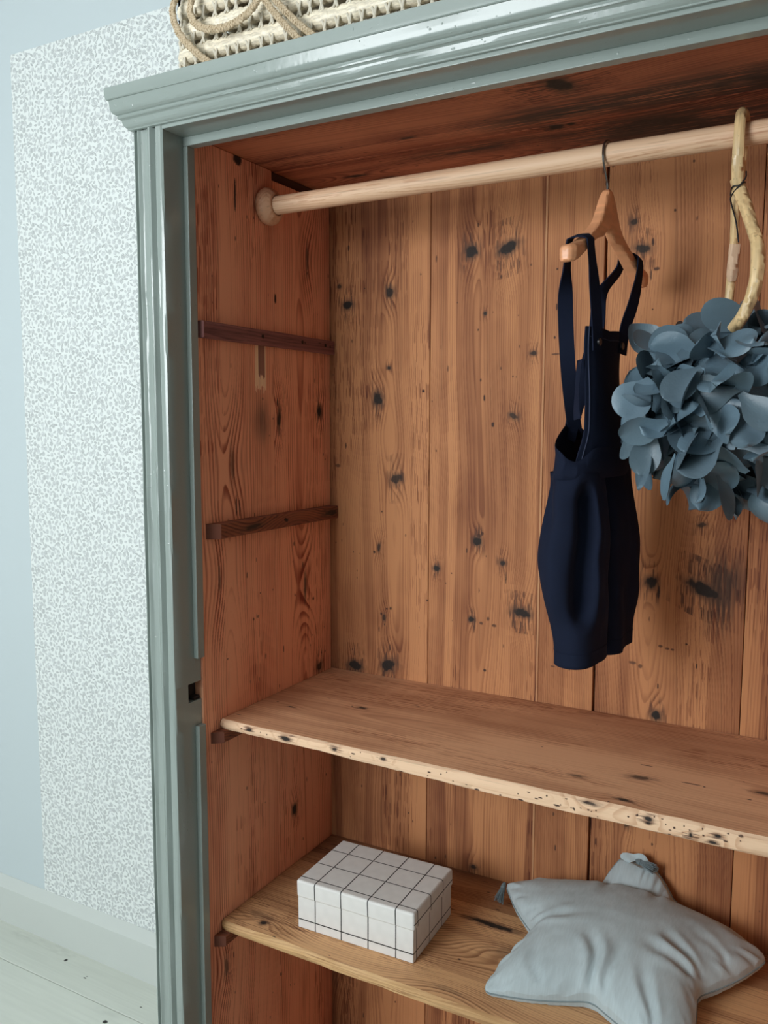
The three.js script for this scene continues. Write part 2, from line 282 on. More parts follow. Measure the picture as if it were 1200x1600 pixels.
// ------------------------------------------------------------------ the wardrobe
const W1 = 1.17, ZF = 0.5255, ZB = 0.4545, YT = 2.105;         // inner width, front face, back of the face frame, underside of the top boards
const wardrobe = thing('wardrobe', 'tall open antique pine wardrobe with sage green painted frame and bare wood inside', 'wardrobe');
const E1 = [188, 128, 84], L1 = [104, 54, 30];
{
  // back boards, world x ranges; knots [x, y, half width, half height, turn, darkness, lift]
  const B0 = 0.09, HB = 2.12 - B0;
  const backs = [
    [-0.02, 0.2535, 31, 0.62, [[0.0471, 1.8617, 0.012, 0.0085], [0.1566, 1.8821, 0.0095, 0.011, 0, 0.85], [0.1266, 1.65, 0.011, 0.014], [0.1726, 1.4746, 0.014, 0.011, 0.4, 0.75], [0.066, 1.034, 0.016, 0.011], [0.1545, 1.047, 0.017, 0.013, 0.5], [0.1539, 1.7182, 0.0045, 0.004], [0.0253, 1.9026, 0.006, 0.005, 0, 0.6], [0.1425, 1.1568, 0.004, 0.008, 0, 0.7], [0.1289, 1.3178, 0.0035, 0.009, 0, 0.7], [0.125, 0.5, 0.012, 0.01], [0.03, 0.3, 0.02, 0.03, 0, 0.8]], [[0.2391, 1.6666, 0.0028, 0.003, 1], [0.117, 1.306, 0.003, 0.003], [0.135, 1.165, 0.002, 0.003], [0.15, 1.178, 0.003, 0.002], [0.16, 1.18, 0.002, 0.004], [0.02, 1.5, 0.006, 0.004, 0.5], [0.05, 1.985, 0.002, 0.006]]],
    [0.2535, 0.5055, 47, 0.45, [[0.3473, 1.9503, 0.0135, 0.0125], [0.4283, 1.951, 0.02, 0.0115, 0.3], [0.369, 1.3478, 0.0095, 0.0085, 0, 1], [0.2734, 1.2817, 0.007, 0.006], [0.4261, 1.3057, 0.0075, 0.006, -0.4, 0.85], [0.3582, 1.1773, 0.0065, 0.006], [0.4705, 1.2053, 0.02, 0.009, -0.1], [0.4854, 1.7381, 0.007, 0.0045, 0, 0.75], [0.4457, 1.6127, 0.009, 0.006, -0.4, 0.7], [0.379, 1.8226, 0.0035, 0.0035, 0, 0.9], [0.37, 0.62, 0.008, 0.006, 0, 0.8]], [[0.38, 1.65, 0.002, 0.006], [0.4, 1.595, 0.003, 0.005], [0.372, 1.36, 0.006, 0.004, 0.6], [0.38, 1.365, 0.003, 0.004, 0.6], [0.41, 1.17, 0.005, 0.003, 0.6], [0.38, 1.172, 0.004, 0.003, 0.6], [0.396, 1.183, 0.003, 0.004, 0.6], [0.36, 0.92, 0.003, 0.004], [0.42, 0.88, 0.0025, 0.008], [0.31, 0.9, 0.004, 0.004], [0.435, 1.275, 0.0012, 0.012, 0.8], [0.39, 1.07, 0.003, 0.003]]],
    [0.5055, 0.6235, 59, 1.3, [[0.56, 1.145, 0.006, 0.004, 0, 0.5], [0.575, 0.85, 0.004, 0.012, 0, 0.6]], [[0.54, 1.1, 0.005, 0.0015, 0.5], [0.575, 1.1, 0.0015, 0.004], [0.53, 1.735, 0.008, 0.0018, 0.6], [0.53, 1.9, 0.002, 0.002]]],
    [0.6265, 0.9, 67, 0.4, [[0.8276, 1.2879, 0.032, 0.011, -0.42], [0.7491, 1.0317, 0.01, 0.0095], [0.7304, 1.2933, 0.011, 0.011], [0.6947, 1.9241, 0.014, 0.0075, -0.3, 0.85], [0.675, 1.975, 0.007, 0.006, -0.3, 0.75], [0.82, 1.41, 0.008, 0.004, 0.2, 0.6], [0.7, 0.8, 0.006, 0.01, 0, 0.6]], [[0.745, 1.275, 0.0022, 0.012, 0.9], [0.712, 1.935, 0.0018, 0.007], [0.72, 1.885, 0.005, 0.003, 0.7], [0.71, 1.875, 0.0015, 0.01, 0.7], [0.8, 1.18, 0.002, 0.002], [0.752, 1.17, 0.004, 0.0025, 0.6], [0.765, 1.167, 0.004, 0.002, 0.6], [0.775, 1.166, 0.003, 0.002, 0.6], [0.7, 1.13, 0.007, 0.003, 0.5], [0.715, 1.125, 0.004, 0.004, 0.5], [0.82, 1.14, 0.0015, 0.005], [0.75, 1.09, 0.0015, 0.005]], [[0.862, 1.31, 0.035, 0.05, 0.75], [0.855, 1.25, 0.03, 0.05, 0.5]]],
    [0.9, W1 + 0.02, 73, 0.5, [[1.05, 1.5, 0.012, 0.01], [1.0, 0.9, 0.01, 0.012], [0.96, 1.75, 0.008, 0.007]], []],
  ];
  for (const [a, b, seed, pu, kn, mk, smu] of backs) {
    const d = (q) => { const c = q.slice(); c[0] -= a; c[1] -= B0; return c; };
    const mat = pineMat({ W: b - a, H: HB, ppm: 800, seed, pu, depth: 0.03, spacing: 0.0046, contrast: 0.68, zones: 0.55, early: E1, late: L1, knots: kn.map(d), marks: mk.map(d), darkPatches: (smu || []).map(d), pits: 8, tone: 0.58 + (seed % 3 - 1) * 0.05 });
    part('back_board', board([a + 0.0006, b - 0.0006], [B0, 2.12], [-0.018, seed === 67 || seed === 73 ? -0.0022 : 0], 0.0015, 'x', 'y'), mat, wardrobe);
  }
  part('cover_bead', board([0.5045, 0.5095], [B0, 2.12], [-0.002, 0.0022], 0.0018, 'x', 'y'), pineMat({ W: 0.02, H: 2, ppm: 400, seed: 91, pits: 0, early: [205, 155, 112], late: [170, 112, 76] }), wardrobe);
}
{ // side boards, grain upright; textures run along z
  const B0 = 0.09, SE = [236, 164, 128], SL = [148, 72, 50];
  const sides = [
    [0, 0.2155, 2.086, 101, 0.45, [[0.1996, 1.6052, 0.005, 0.018, 0.15], [0.0456, 1.623, 0.008, 0.0105], [0.1569, 0.732, 0.007, 0.011], [0.1069, 1.235, 0.004, 0.03, 0.05, 0.55], [0.09, 1.95, 0.004, 0.025, 0, 0.4], [0.05, 1.035, 0.012, 0.01, 0, 0.7], [0.06, 0.45, 0.01, 0.012]], [[0.2086, 1.8515, 0.003, 0.009, 1], [0.2, 1.6, 0.003, 0.03, 0.5], [0.075, 1.2, 0.003, 0.004], [0.205, 1.64, 0.003, 0.008]], [], []],
    [0.2155, ZB - 0.0005, 2.1045, 113, 0.7, [[0.355, 1.52, 0.006, 0.03, 0, 0.3], [0.4, 1.3, 0.003, 0.03, 0, 0.35], [0.4, 0.5, 0.006, 0.02, 0, 0.4]], [[0.3344, 2.03, 0.003, 0.03, 0.9], [0.325, 2.098, 0.012, 0.01, 1], [0.345, 1.435, 0.002, 0.02, 0.9], [0.335, 1.43, 0.0018, 0.018, 0.8], [0.28, 1.2, 0.004, 0.003, 0.5], [0.295, 1.197, 0.003, 0.003, 0.6], [0.255, 1.11, 0.0015, 0.006]], [[0.243, 0.279, 1.665, 1.757, [250, 212, 174]], [0.247, 0.268, 1.69, 1.757, [150, 108, 92]]], [[0.255, 1.6, 0.03, 0.045, 0.55]]],
  ];
  for (const flip of [0, 1]) for (const [a, b, top, seed, pu, kn, mk, sc, smu] of sides) {
    const d = (q) => { const c = q.slice(); c[0] -= a; c[1] -= B0; return c; };
    const key = 'side' + seed;
    M[key] ??= pineMat({ W: b - a, H: top - B0, ppm: 800, seed, pu, depth: 0.018, spacing: 0.0062, early: SE, late: SL, contrast: 1.25, zones: 0.32, tone: 0.36, knots: kn.map(d), marks: mk.map(d), pits: 10, darkPatches: smu.map(d), scars: sc.map((q) => [q[0] - a, q[1] - a, q[2] - B0, q[3] - B0, q[4]]) });
    const x = flip ? [W1, W1 + 0.02] : [-0.02, 0];
    part('side_board', board(x, [B0, top], [a + 0.0005, b - 0.0003], 0.0015, 'z', 'y'), M[key], wardrobe);
  }
  for (const x of [[-0.034, -0.0205], [W1 + 0.0205, W1 + 0.034]]) part('outer_panel', metreBox(x, [0.02, 2.13], [-0.02, ZB], 0.002), M.sage, wardrobe);
  // dark strip above the shorter back side board; shade of the gap put in its colour
  part('dark_gap_strip', board([-0.02, -0.004], [2.0865, 2.1045], [0.002, 0.214], 0.002, 'z', 'x'), new THREE.MeshStandardMaterial({ color: 0x4a2c1e, roughness: 0.9 }), wardrobe);
}
{ // top boards (the ceiling inside), grain along x; broad dark patches in the back half
  const tb = [[0.0, 0.2, 131, [[0.189, 0.6008, 0.012, 0.014], [0.1916, 0.6293, 0.005, 0.006], [0.1246, 0.7527, 0.03, 0.07, 0.1, 0.45], [0.05, 0.2, 0.01, 0.02], [0.1, 0.15, 0.006, 0.02, 0, 0.8]], [[0.12, 0.72, 0.07, 0.16, 1], [0.11, 0.84, 0.08, 0.17, 1], [0.15, 0.45, 0.03, 0.14, 0.8], [0.05, 0.95, 0.06, 0.16, 1]]], [0.2, ZB - 0.001, 139, [[0.1632, 0.6636, 0.03, 0.016, -0.25, 1], [0.2, 0.4941, 0.0045, 0.011], [0.06, 0.35, 0.005, 0.012, 0, 0.6]], [[0.05, 0.64, 0.05, 0.16, 1], [0.05, 0.88, 0.06, 0.2, 1], [0.03, 1.02, 0.06, 0.2, 1]]]];
  for (const [a, b, seed, kn, smu] of tb) part('top_board', board([-0.02, W1 + 0.02], [YT, YT + 0.018], [a + 0.0005, b - 0.0005], 0.0015, 'z', 'x'), pineMat({ W: b - a, H: W1 + 0.04, ppm: 700, seed, depth: 0.02, spacing: 0.006, early: [186, 112, 78], late: [112, 54, 36], contrast: 0.9, tone: 0.62, knots: kn, darkPatches: smu, pits: 8 }), wardrobe);
  part('roof_panel', metreBox([-0.07, W1 + 0.07], [YT + 0.019, 2.166], [-0.02, ZF - 0.002], 0.002), M.sage, wardrobe);
  part('bottom_board', board([-0.02, W1 + 0.02], [0.09, 0.11], [0, ZB], 0.002, 'z', 'x'), pineMat({ W: 0.45, H: 1.2, ppm: 400, seed: 151, early: E1, late: L1 }), wardrobe);
}
{ // face frame: moulded posts; profile runs round the post in (x, z)
  const prof = [[-0.0708, ZB], [-0.0708, 0.5195], [-0.0702, 0.5235], [-0.0690, 0.5252], [-0.0676, 0.5253], [-0.0666, 0.5232], [-0.0657, 0.5200], [-0.0636, 0.5196], [-0.0622, 0.5226], [-0.0608, 0.5254], [-0.0588, 0.5258], [-0.0566, 0.5240], [-0.0545, 0.5222], [-0.0500, 0.5211], [-0.0450, 0.5210], [-0.0412, 0.5219], [-0.0384, 0.5240], [-0.0355, 0.5266], [-0.0325, 0.5283], [-0.0297, 0.5279], [-0.0276, 0.5258], [-0.0260, 0.5222], [-0.0246, 0.5196], [-0.0220, 0.5195], [-0.0204, 0.5224], [-0.0187, 0.5253], [-0.0168, 0.5259], [-0.0148, 0.5255], [-0.0074, 0.5252], [-0.0052, 0.5244], [-0.0041, 0.5226], [-0.0040, 0.5], [-0.0040, 0.4905]];
  const full = [...prof, [-0.0040, ZB]], notch = [...prof, [-0.0195, 0.4905], [-0.0195, ZB]];
  const wob = (i, y, seed) => { const a = i > 0 && i < 30 ? 0.0007 : 0; return [(noise(y * 9 + i * 0.35, seed, 3) - 0.5) * 2 * a + (noise(y * 2.2, seed + 5, 3) - 0.5) * 0.0018, (noise(y * 11 + i * 0.5, seed + 9, 4) - 0.5) * a]; };
  const post = (side) => {
    const X = (x) => side < 0 ? x : W1 - x, list = [];
    const run = (P, y0, y1, n) => {
      const rows = []; for (let k = 0; k <= n; k++) { const y = lerp(y0, y1, k / n); rows.push([...P, P[0]].map(([x, z], i) => { const w = i < P.length ? wob(i, y, side + 3) : [0, 0]; const q = wob(0, y, side + 3); return V(X(x + (i < P.length ? w[0] : q[0])), y, z + (i < P.length ? w[1] : q[1])); })); }
      list.push(grid(rows, { crease: 0.55, uv: (i, j, p) => [p.x * 0.7 + p.z, p.y], flip: side > 0 }));
      for (const [row, up] of [[rows[0], false], [rows[n], true]]) { const sh = new THREE.ShapeGeometry(new THREE.Shape(row.slice(0, -1).map((p) => new THREE.Vector2(p.x, p.z)))); const pa = sh.attributes.position; for (let i = 0; i < pa.count; i++) pa.setXYZ(i, pa.getX(i), row[0].y, pa.getY(i)); sh.computeVertexNormals(); list.push(sh.toNonIndexed()); }
    };
    if (side < 0) { run(full, 0.0, 1.0755, 60); run(notch, 1.0755, 1.1115, 4); run(full, 1.1115, 2.1035, 60); } else run(full, 0, 2.1035, 60);
    return merge(list);
  };
  part('frame_post', post(-1), M.sage, wardrobe); part('frame_post', post(1), M.sage, wardrobe);
  // thin door stops on the reveal, interrupted at the old latch on the left
  const stop = (x, y0, y1) => part('door_stop', metreBox(x, [y0, y1], [ZB, 0.4735], 0.0012), M.sage, wardrobe);
  stop([-0.004, 0.0068], 1.158, 2.0815); stop([-0.004, 0.0068], 0.11, 1.0275); stop([W1 - 0.0068, W1 + 0.004], 0.11, 2.0815);
  part('door_stop', metreBox([-0.004, W1 + 0.004], [2.0815, 2.097], [ZB, 0.4735], 0.0012), M.sage, wardrobe);
  part('frame_header', metreBox([-0.004, W1 + 0.004], [2.0968, 2.166], [ZB, ZF - 0.0005], 0.0012), M.sage, wardrobe);
  part('plinth', metreBox([-0.004, W1 + 0.004], [0, 0.108], [ZB, ZF - 0.003], 0.002), M.sage, wardrobe);
  // lip and back of the latch mortise; shade of the hollow put in as near-black colour
  part('latch_mortise', merge([board([-0.0192, -0.0184], [1.0758, 1.1112], [ZB + 0.0005, 0.49], 0.0003, 'z', 'y'), board([-0.019, -0.006], [1.0756, 1.083], [ZB + 0.001, 0.472], 0.002, 'z', 'y')]), M.darkHole, wardrobe);
}
{ // cornice: profile (projection, height), mitred round the left and right ends
  const prof = [[-0.0722, 2.1668], [0.0312, 2.1708], [0.0327, 2.1695], [0.0324, 2.162], [0.0310, 2.1512], [0.0298, 2.1498], [0.0278, 2.1497], [0.0272, 2.1475], [0.0268, 2.1420], [0.0258, 2.1350], [0.0236, 2.1300], [0.0205, 2.1274], [0.0172, 2.1264], [0.0174, 2.1246], [0.0178, 2.1228], [0.0168, 2.1208], [0.0140, 2.1196], [0.0124, 2.1182], [0.0120, 2.1150], [0.0106, 2.1110], [0.0082, 2.1078], [0.0052, 2.1052], [0.0048, 2.1035], [0.0030, 2.1028], [-0.0005, 2.1028]];
  const XL = -0.0708, XR = W1 + 0.0708, rows = [];
  const at = (f) => prof.map(f);
  const wb = (x, j) => (noise(x * 9 + j * 0.4, 2, 8) - 0.5) * 0.0007;
  const wy = (x, j) => (noise(x * 6 + j * 0.3, 4, 9) - 0.5) * 0.0008;
  for (const z of [-0.02, 0.15, 0.3, 0.42, 0.49]) rows.push(at(([p, y], j) => V(XL - p - wb(z, j), y + wy(z, j), z)));
  const n = 90; for (let k = 0; k <= n; k++) rows.push(at(([p, y], j) => { const t = k / n, x = lerp(XL - p, XR + p, t); return V(x, y + wy(x, j), ZF + p + wb(x, j)); }));
  for (const z of [0.49, 0.42, 0.3, 0.15, -0.02]) rows.push(at(([p, y], j) => V(XR + p, y + wy(z, j), z)));
  part('cornice', grid(rows, { crease: 0.5, uv: (i, j, p) => [p.x - (i < 5 ? p.z : 0), p.y * 1.0 + p.z * 0.8] }), M.sage, wardrobe, 'stepped sage green cornice with chipped glossy paint');
}
{ // shelves: swept board with a worn, uneven front edge; two materials (faces, raw edge)
  const shelf = (y, zf, thick, seed, face, edge, z0 = 0.001, zTurn = 0) => {
    const n = 110, rows = [], L0 = 0.0015, L1 = W1 - 0.0015;
    const prof = (x) => { const t = thick(x), w = (k, a) => (noise(x * 38 + k * 7, k, seed) - 0.5) * a + (noise(x * 9, k + 3, seed) - 0.5) * a, e = zf + zTurn * x, end = 0.0035 * Math.exp(-(x - L0) / 0.004); return [[z0, y - t, 0], [z0, y, 0], [e - 0.16, y, 0], [e - 0.006 - end + w(1, 0.002), y + w(2, 0.0006), 0], [e - 0.006 - end + w(1, 0.002), y + w(2, 0.0006), 1], [e - 0.0015 - end + w(3, 0.002), y - 0.0035 + w(4, 0.001), 1], [e - end + w(5, 0.0012), y - t * 0.5, 1], [e - 0.001 - end + w(6, 0.0014), y - t + 0.003 + w(7, 0.0016), 1], [e - 0.005 - end, y - t + w(8, 0.001), 1], [e - 0.005 - end, y - t + w(8, 0.001), 0], [z0, y - t, 0]]; };
    for (let k = 0; k <= n; k++) { const x = lerp(L0, L1, k / n); rows.push(prof(x).map(([z, yy]) => V(x, yy, z))); }
    const P = rows[0].length, faceUV = (p) => [p.z / zf, (p.x - L0) / (L1 - L0)], edgeUV = (p) => [clamp((p.y - (y - 0.034)) / 0.036), (p.x - L0) / (L1 - L0)];
    const cut = (a, b, uv) => grid(rows.map((r) => r.slice(a, b)), { crease: 0.7, uv: (i, j, p) => uv(p), flip: true });
    const top = merge([cut(0, 4, faceUV), cut(9, 11, faceUV)]), front = cut(4, 9, edgeUV);
    const caps = []; for (const r of [rows[0], rows[n]]) { const s = new THREE.ShapeGeometry(new THREE.Shape(r.slice(0, 10).map((p) => new THREE.Vector2(p.z, p.y)))); const pa = s.attributes.position; for (let i = 0; i < pa.count; i++) { const z = pa.getX(i); pa.setXYZ(i, r[0].x, pa.getY(i), z); s.attributes.uv.setXY(i, z / zf, 0); } s.computeVertexNormals(); caps.push(s.toNonIndexed()); }
    const fc = merge([top, ...caps]); const g = mergeGeometries([fc, front], true);
    return part('shelf', g, [face, edge], wardrobe);
  };
  const Y1 = 1.0202, Y2 = 0.607, k1 = (list, y0) => list.map(([x, y, a, b, rot, dk]) => [y - y0, x, b, a, rot || 0, dk ?? 1]);
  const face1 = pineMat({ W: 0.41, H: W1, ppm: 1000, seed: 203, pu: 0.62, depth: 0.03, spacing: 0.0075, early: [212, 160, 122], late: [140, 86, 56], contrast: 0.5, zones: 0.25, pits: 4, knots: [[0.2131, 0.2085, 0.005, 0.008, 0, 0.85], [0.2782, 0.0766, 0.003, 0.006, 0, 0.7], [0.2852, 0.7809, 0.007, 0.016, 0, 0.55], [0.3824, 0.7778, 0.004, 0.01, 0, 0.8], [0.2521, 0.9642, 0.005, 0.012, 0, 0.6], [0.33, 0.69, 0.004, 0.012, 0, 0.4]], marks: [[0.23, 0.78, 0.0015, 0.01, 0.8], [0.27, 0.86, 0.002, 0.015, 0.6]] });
  const EDGE = { W: 0.036, H: W1, ppm: 1400, early: [228, 190, 156], late: [182, 132, 98], spacing: 0.004, pits: 0, contrast: 0.7 };
  const e1 = [[0.0725, 1.0132, 0.007, 0.0025], [0.1578, 1.0114, 0.011, 0.0045], [0.2291, 1.0005, 0.006, 0.002, 0, 0.8], [0.2665, 1.0114, 0.006, 0.0035, 0, 0.8], [0.367, 1.0135, 0.005, 0.0025, 0, 0.8], [0.7327, 1.0148, 0.012, 0.0025, 0, 0.7], [0.8215, 1.011, 0.006, 0.004], [0.8215, 1.0045, 0.004, 0.002], [0.882, 1.0009, 0.0025, 0.004], [0.9194, 1.0082, 0.006, 0.0028], [0.9129, 0.9969, 0.006, 0.0022]];
  const wr = rng(9), worm = []; for (let i = 0; i < 120; i++) { const x = wr() * W1, cl = 0.4 + 0.6 * Math.exp(-Math.pow((x - 0.8) / 0.18, 2)); if (wr() < cl) worm.push([0.004 + wr() * 0.026, x, 0.0006 + wr() * 0.001, 0.0008 + wr() * wr() * 0.004, 0.7 + wr() * 0.3]); }
  const edge1 = pineMat({ ...EDGE, seed: 211, knots: k1(e1, Y1 - 0.034), marks: [...worm, [0.011, 0.4, 0.0012, 0.004, 1], [0.01, 0.5444, 0.0018, 0.004, 1], [0.022, 0.4565, 0.001, 0.003, 1], [0.009, 0.62, 0.0016, 0.005, 0.9], [0.014, 0.68, 0.0014, 0.005, 0.9]] }, 0.75, 0.0025);
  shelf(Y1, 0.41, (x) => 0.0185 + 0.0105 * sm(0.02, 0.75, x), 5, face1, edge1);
  const kn2 = [[0.3783, 0.0789, 0.006, 0.0065], [0.1638, 0.4815, 0.007, 0.042, 0, 1, 0.9], [0.2326, 0.5473, 0.02, 0.035, 0.1, 0.18, 1.6], [0.3821, 0.484, 0.006, 0.03, 0, 0.15, 1.2], [0.36, 0.06, 0.012, 0.03, 0, 0.15, 1.3]];
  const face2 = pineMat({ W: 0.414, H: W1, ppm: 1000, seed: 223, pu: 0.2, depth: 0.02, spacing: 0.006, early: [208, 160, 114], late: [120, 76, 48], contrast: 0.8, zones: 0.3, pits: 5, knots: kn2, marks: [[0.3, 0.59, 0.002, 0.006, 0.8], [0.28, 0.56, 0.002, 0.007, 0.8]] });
  const edge2 = pineMat({ ...EDGE, seed: 227, early: [206, 166, 116], late: [150, 106, 68], knots: [], marks: [] }, 0.65, 0.0015);
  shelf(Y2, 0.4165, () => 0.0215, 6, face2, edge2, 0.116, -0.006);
  part('shelf', board([0.0015, W1 - 0.0015], [Y2 - 0.0215, Y2 - 0.0004], [0.001, 0.1155], 0.0015, 'z', 'x'), pineMat({ W: 0.114, H: W1, ppm: 700, seed: 229, early: [168, 122, 84], late: [100, 62, 40] }), wardrobe, 'narrow back plank of the lower shelf');

  // cleats on the left side (and their mirror images on the right, out of view)
  const dark = pineMat({ W: 0.036, H: 0.45, ppm: 1100, seed: 241, early: [150, 98, 92], late: [104, 62, 60], pits: 8, knots: [], marks: [[0.018, 0.27, 0.003, 0.003, 0.9], [0.02, 0.12, 0.003, 0.003, 0.9], [0.018, 0.02, 0.003, 0.003, 0.9]] });
  const red = pineMat({ W: 0.036, H: 0.45, ppm: 1100, seed: 243, early: [150, 88, 60], late: [92, 48, 34], pits: 26, knots: [[0.016, 0.33, 0.006, 0.03, 0.1, 0.7], [0.018, 0.03, 0.008, 0.03, 0, 0.8]], marks: [[0.018, 0.21, 0.004, 0.005, 1]] });
  const nailMat = new THREE.MeshStandardMaterial({ color: 0x2a211d, roughness: 0.6, metalness: 0.6 });
  const cleat = (y0, y1, zEnd, t, m, nails, slant = 0.02) => {
    for (const side of [-1, 1]) {
      const X = (x) => side < 0 ? x : W1 - x, c = 0.002;
      const rows = [0.0015, 0.1, 0.2, 0.3, zEnd].map((z, i) => { const wv = (noise(z * 18, y0 * 40, 5) - 0.5) * 0.0022, e = i === 4; return [[0.0002, y0], [t - c, y0 + wv], [t, y0 + c + wv], [t, y1 - c + wv], [t - c, y1 + wv], [0.0002, y1], [0.0002, y0]].map(([x, y]) => V(X(x), y, e ? z - slant * (x / t) : z)); });
      const list = [grid(rows, { crease: 0.4, flip: side > 0, uv: (i, j, p) => [clamp((p.y - y0) / (y1 - y0)), p.z / zEnd] })];
      for (const r of [rows[0], rows[4]]) { const cx = r.slice(0, 6), g = new THREE.BufferGeometry(), ps = [], us = []; for (let i = 1; i < 5; i++) for (const k of [0, i, i + 1]) { ps.push(cx[k].x, cx[k].y, cx[k].z); us.push(0.5, 0.9); } g.setAttribute('position', new THREE.Float32BufferAttribute(ps, 3)); g.setAttribute('uv', new THREE.Float32BufferAttribute(us, 2)); g.computeVertexNormals(); list.push(g); }
      const cl = part('shelf_cleat', merge(list), m, wardrobe);
      for (const z of nails) { const g = new THREE.CylinderGeometry(0.0034, 0.0038, 0.0016, 10); g.rotateZ(Math.PI / 2); g.translate(X(t + 0.0004), (y0 + y1) / 2 + 0.002, z); part('nail', g, nailMat, cl); }
    }
  };
  cleat(1.7525, 1.7830, 0.448, 0.013, dark, [0.27, 0.13, 0.04], 0.002);
  cleat(1.3790, 1.4080, 0.437, 0.021, red, [0.21], 0.02);
  cleat(Y1 - 0.0185 - 0.0225, Y1 - 0.0186, 0.434, 0.02, red, [], 0.016);
  cleat(Y2 - 0.0216 - 0.0225, Y2 - 0.0216, 0.436, 0.02, red, [], 0.012);
}
{ // hanging rail and its turned sockets
  const railTex = pine({ W: 0.115, H: 1.12, ppm: 900, seed: 301, early: [222, 184, 150], late: [184, 134, 100], spacing: 0.006, pits: 0, contrast: 1.0, pu: 0.3, depth: 0.01 });
  const rail = new THREE.CylinderGeometry(0.0178, 0.0178, W1 - 0.04, 40, 1); rail.rotateZ(Math.PI / 2); rail.rotateX(0.5); rail.translate(W1 / 2, 0, 0);
  const rod = part('hanging_rail', rail, new THREE.MeshStandardMaterial({ map: railTex.map, bumpMap: railTex.bump, bumpScale: 0.0005, roughness: 0.55 }), wardrobe, 'pale turned beech hanging rail');
  rod.position.set(0, 2.0275, 0.24); rod.rotation.z = 0.0035;
  const sockMat = new THREE.MeshStandardMaterial({ map: railTex.map, color: new THREE.Color().setRGB(0.92, 0.8, 0.76), roughness: 0.55 });
  for (const s of [0, 1]) {
    const g = new THREE.LatheGeometry([[0, 0], [0.0315, 0], [0.0352, 0.003], [0.0368, 0.009], [0.0352, 0.0165], [0.0312, 0.023], [0.0255, 0.0285], [0.0225, 0.0305], [0.0198, 0.0305], [0.0192, 0.027], [0, 0.027]].map(([r, y]) => new THREE.Vector2(r, y)), 40);
    g.rotateZ(-Math.PI / 2); if (s) g.rotateY(Math.PI); g.translate(s ? W1 - 0.0003 : 0.0003, 0, 0);
    part('rail_socket', toCreasedNormals(g, 0.8), sockMat, rod);
  }
}

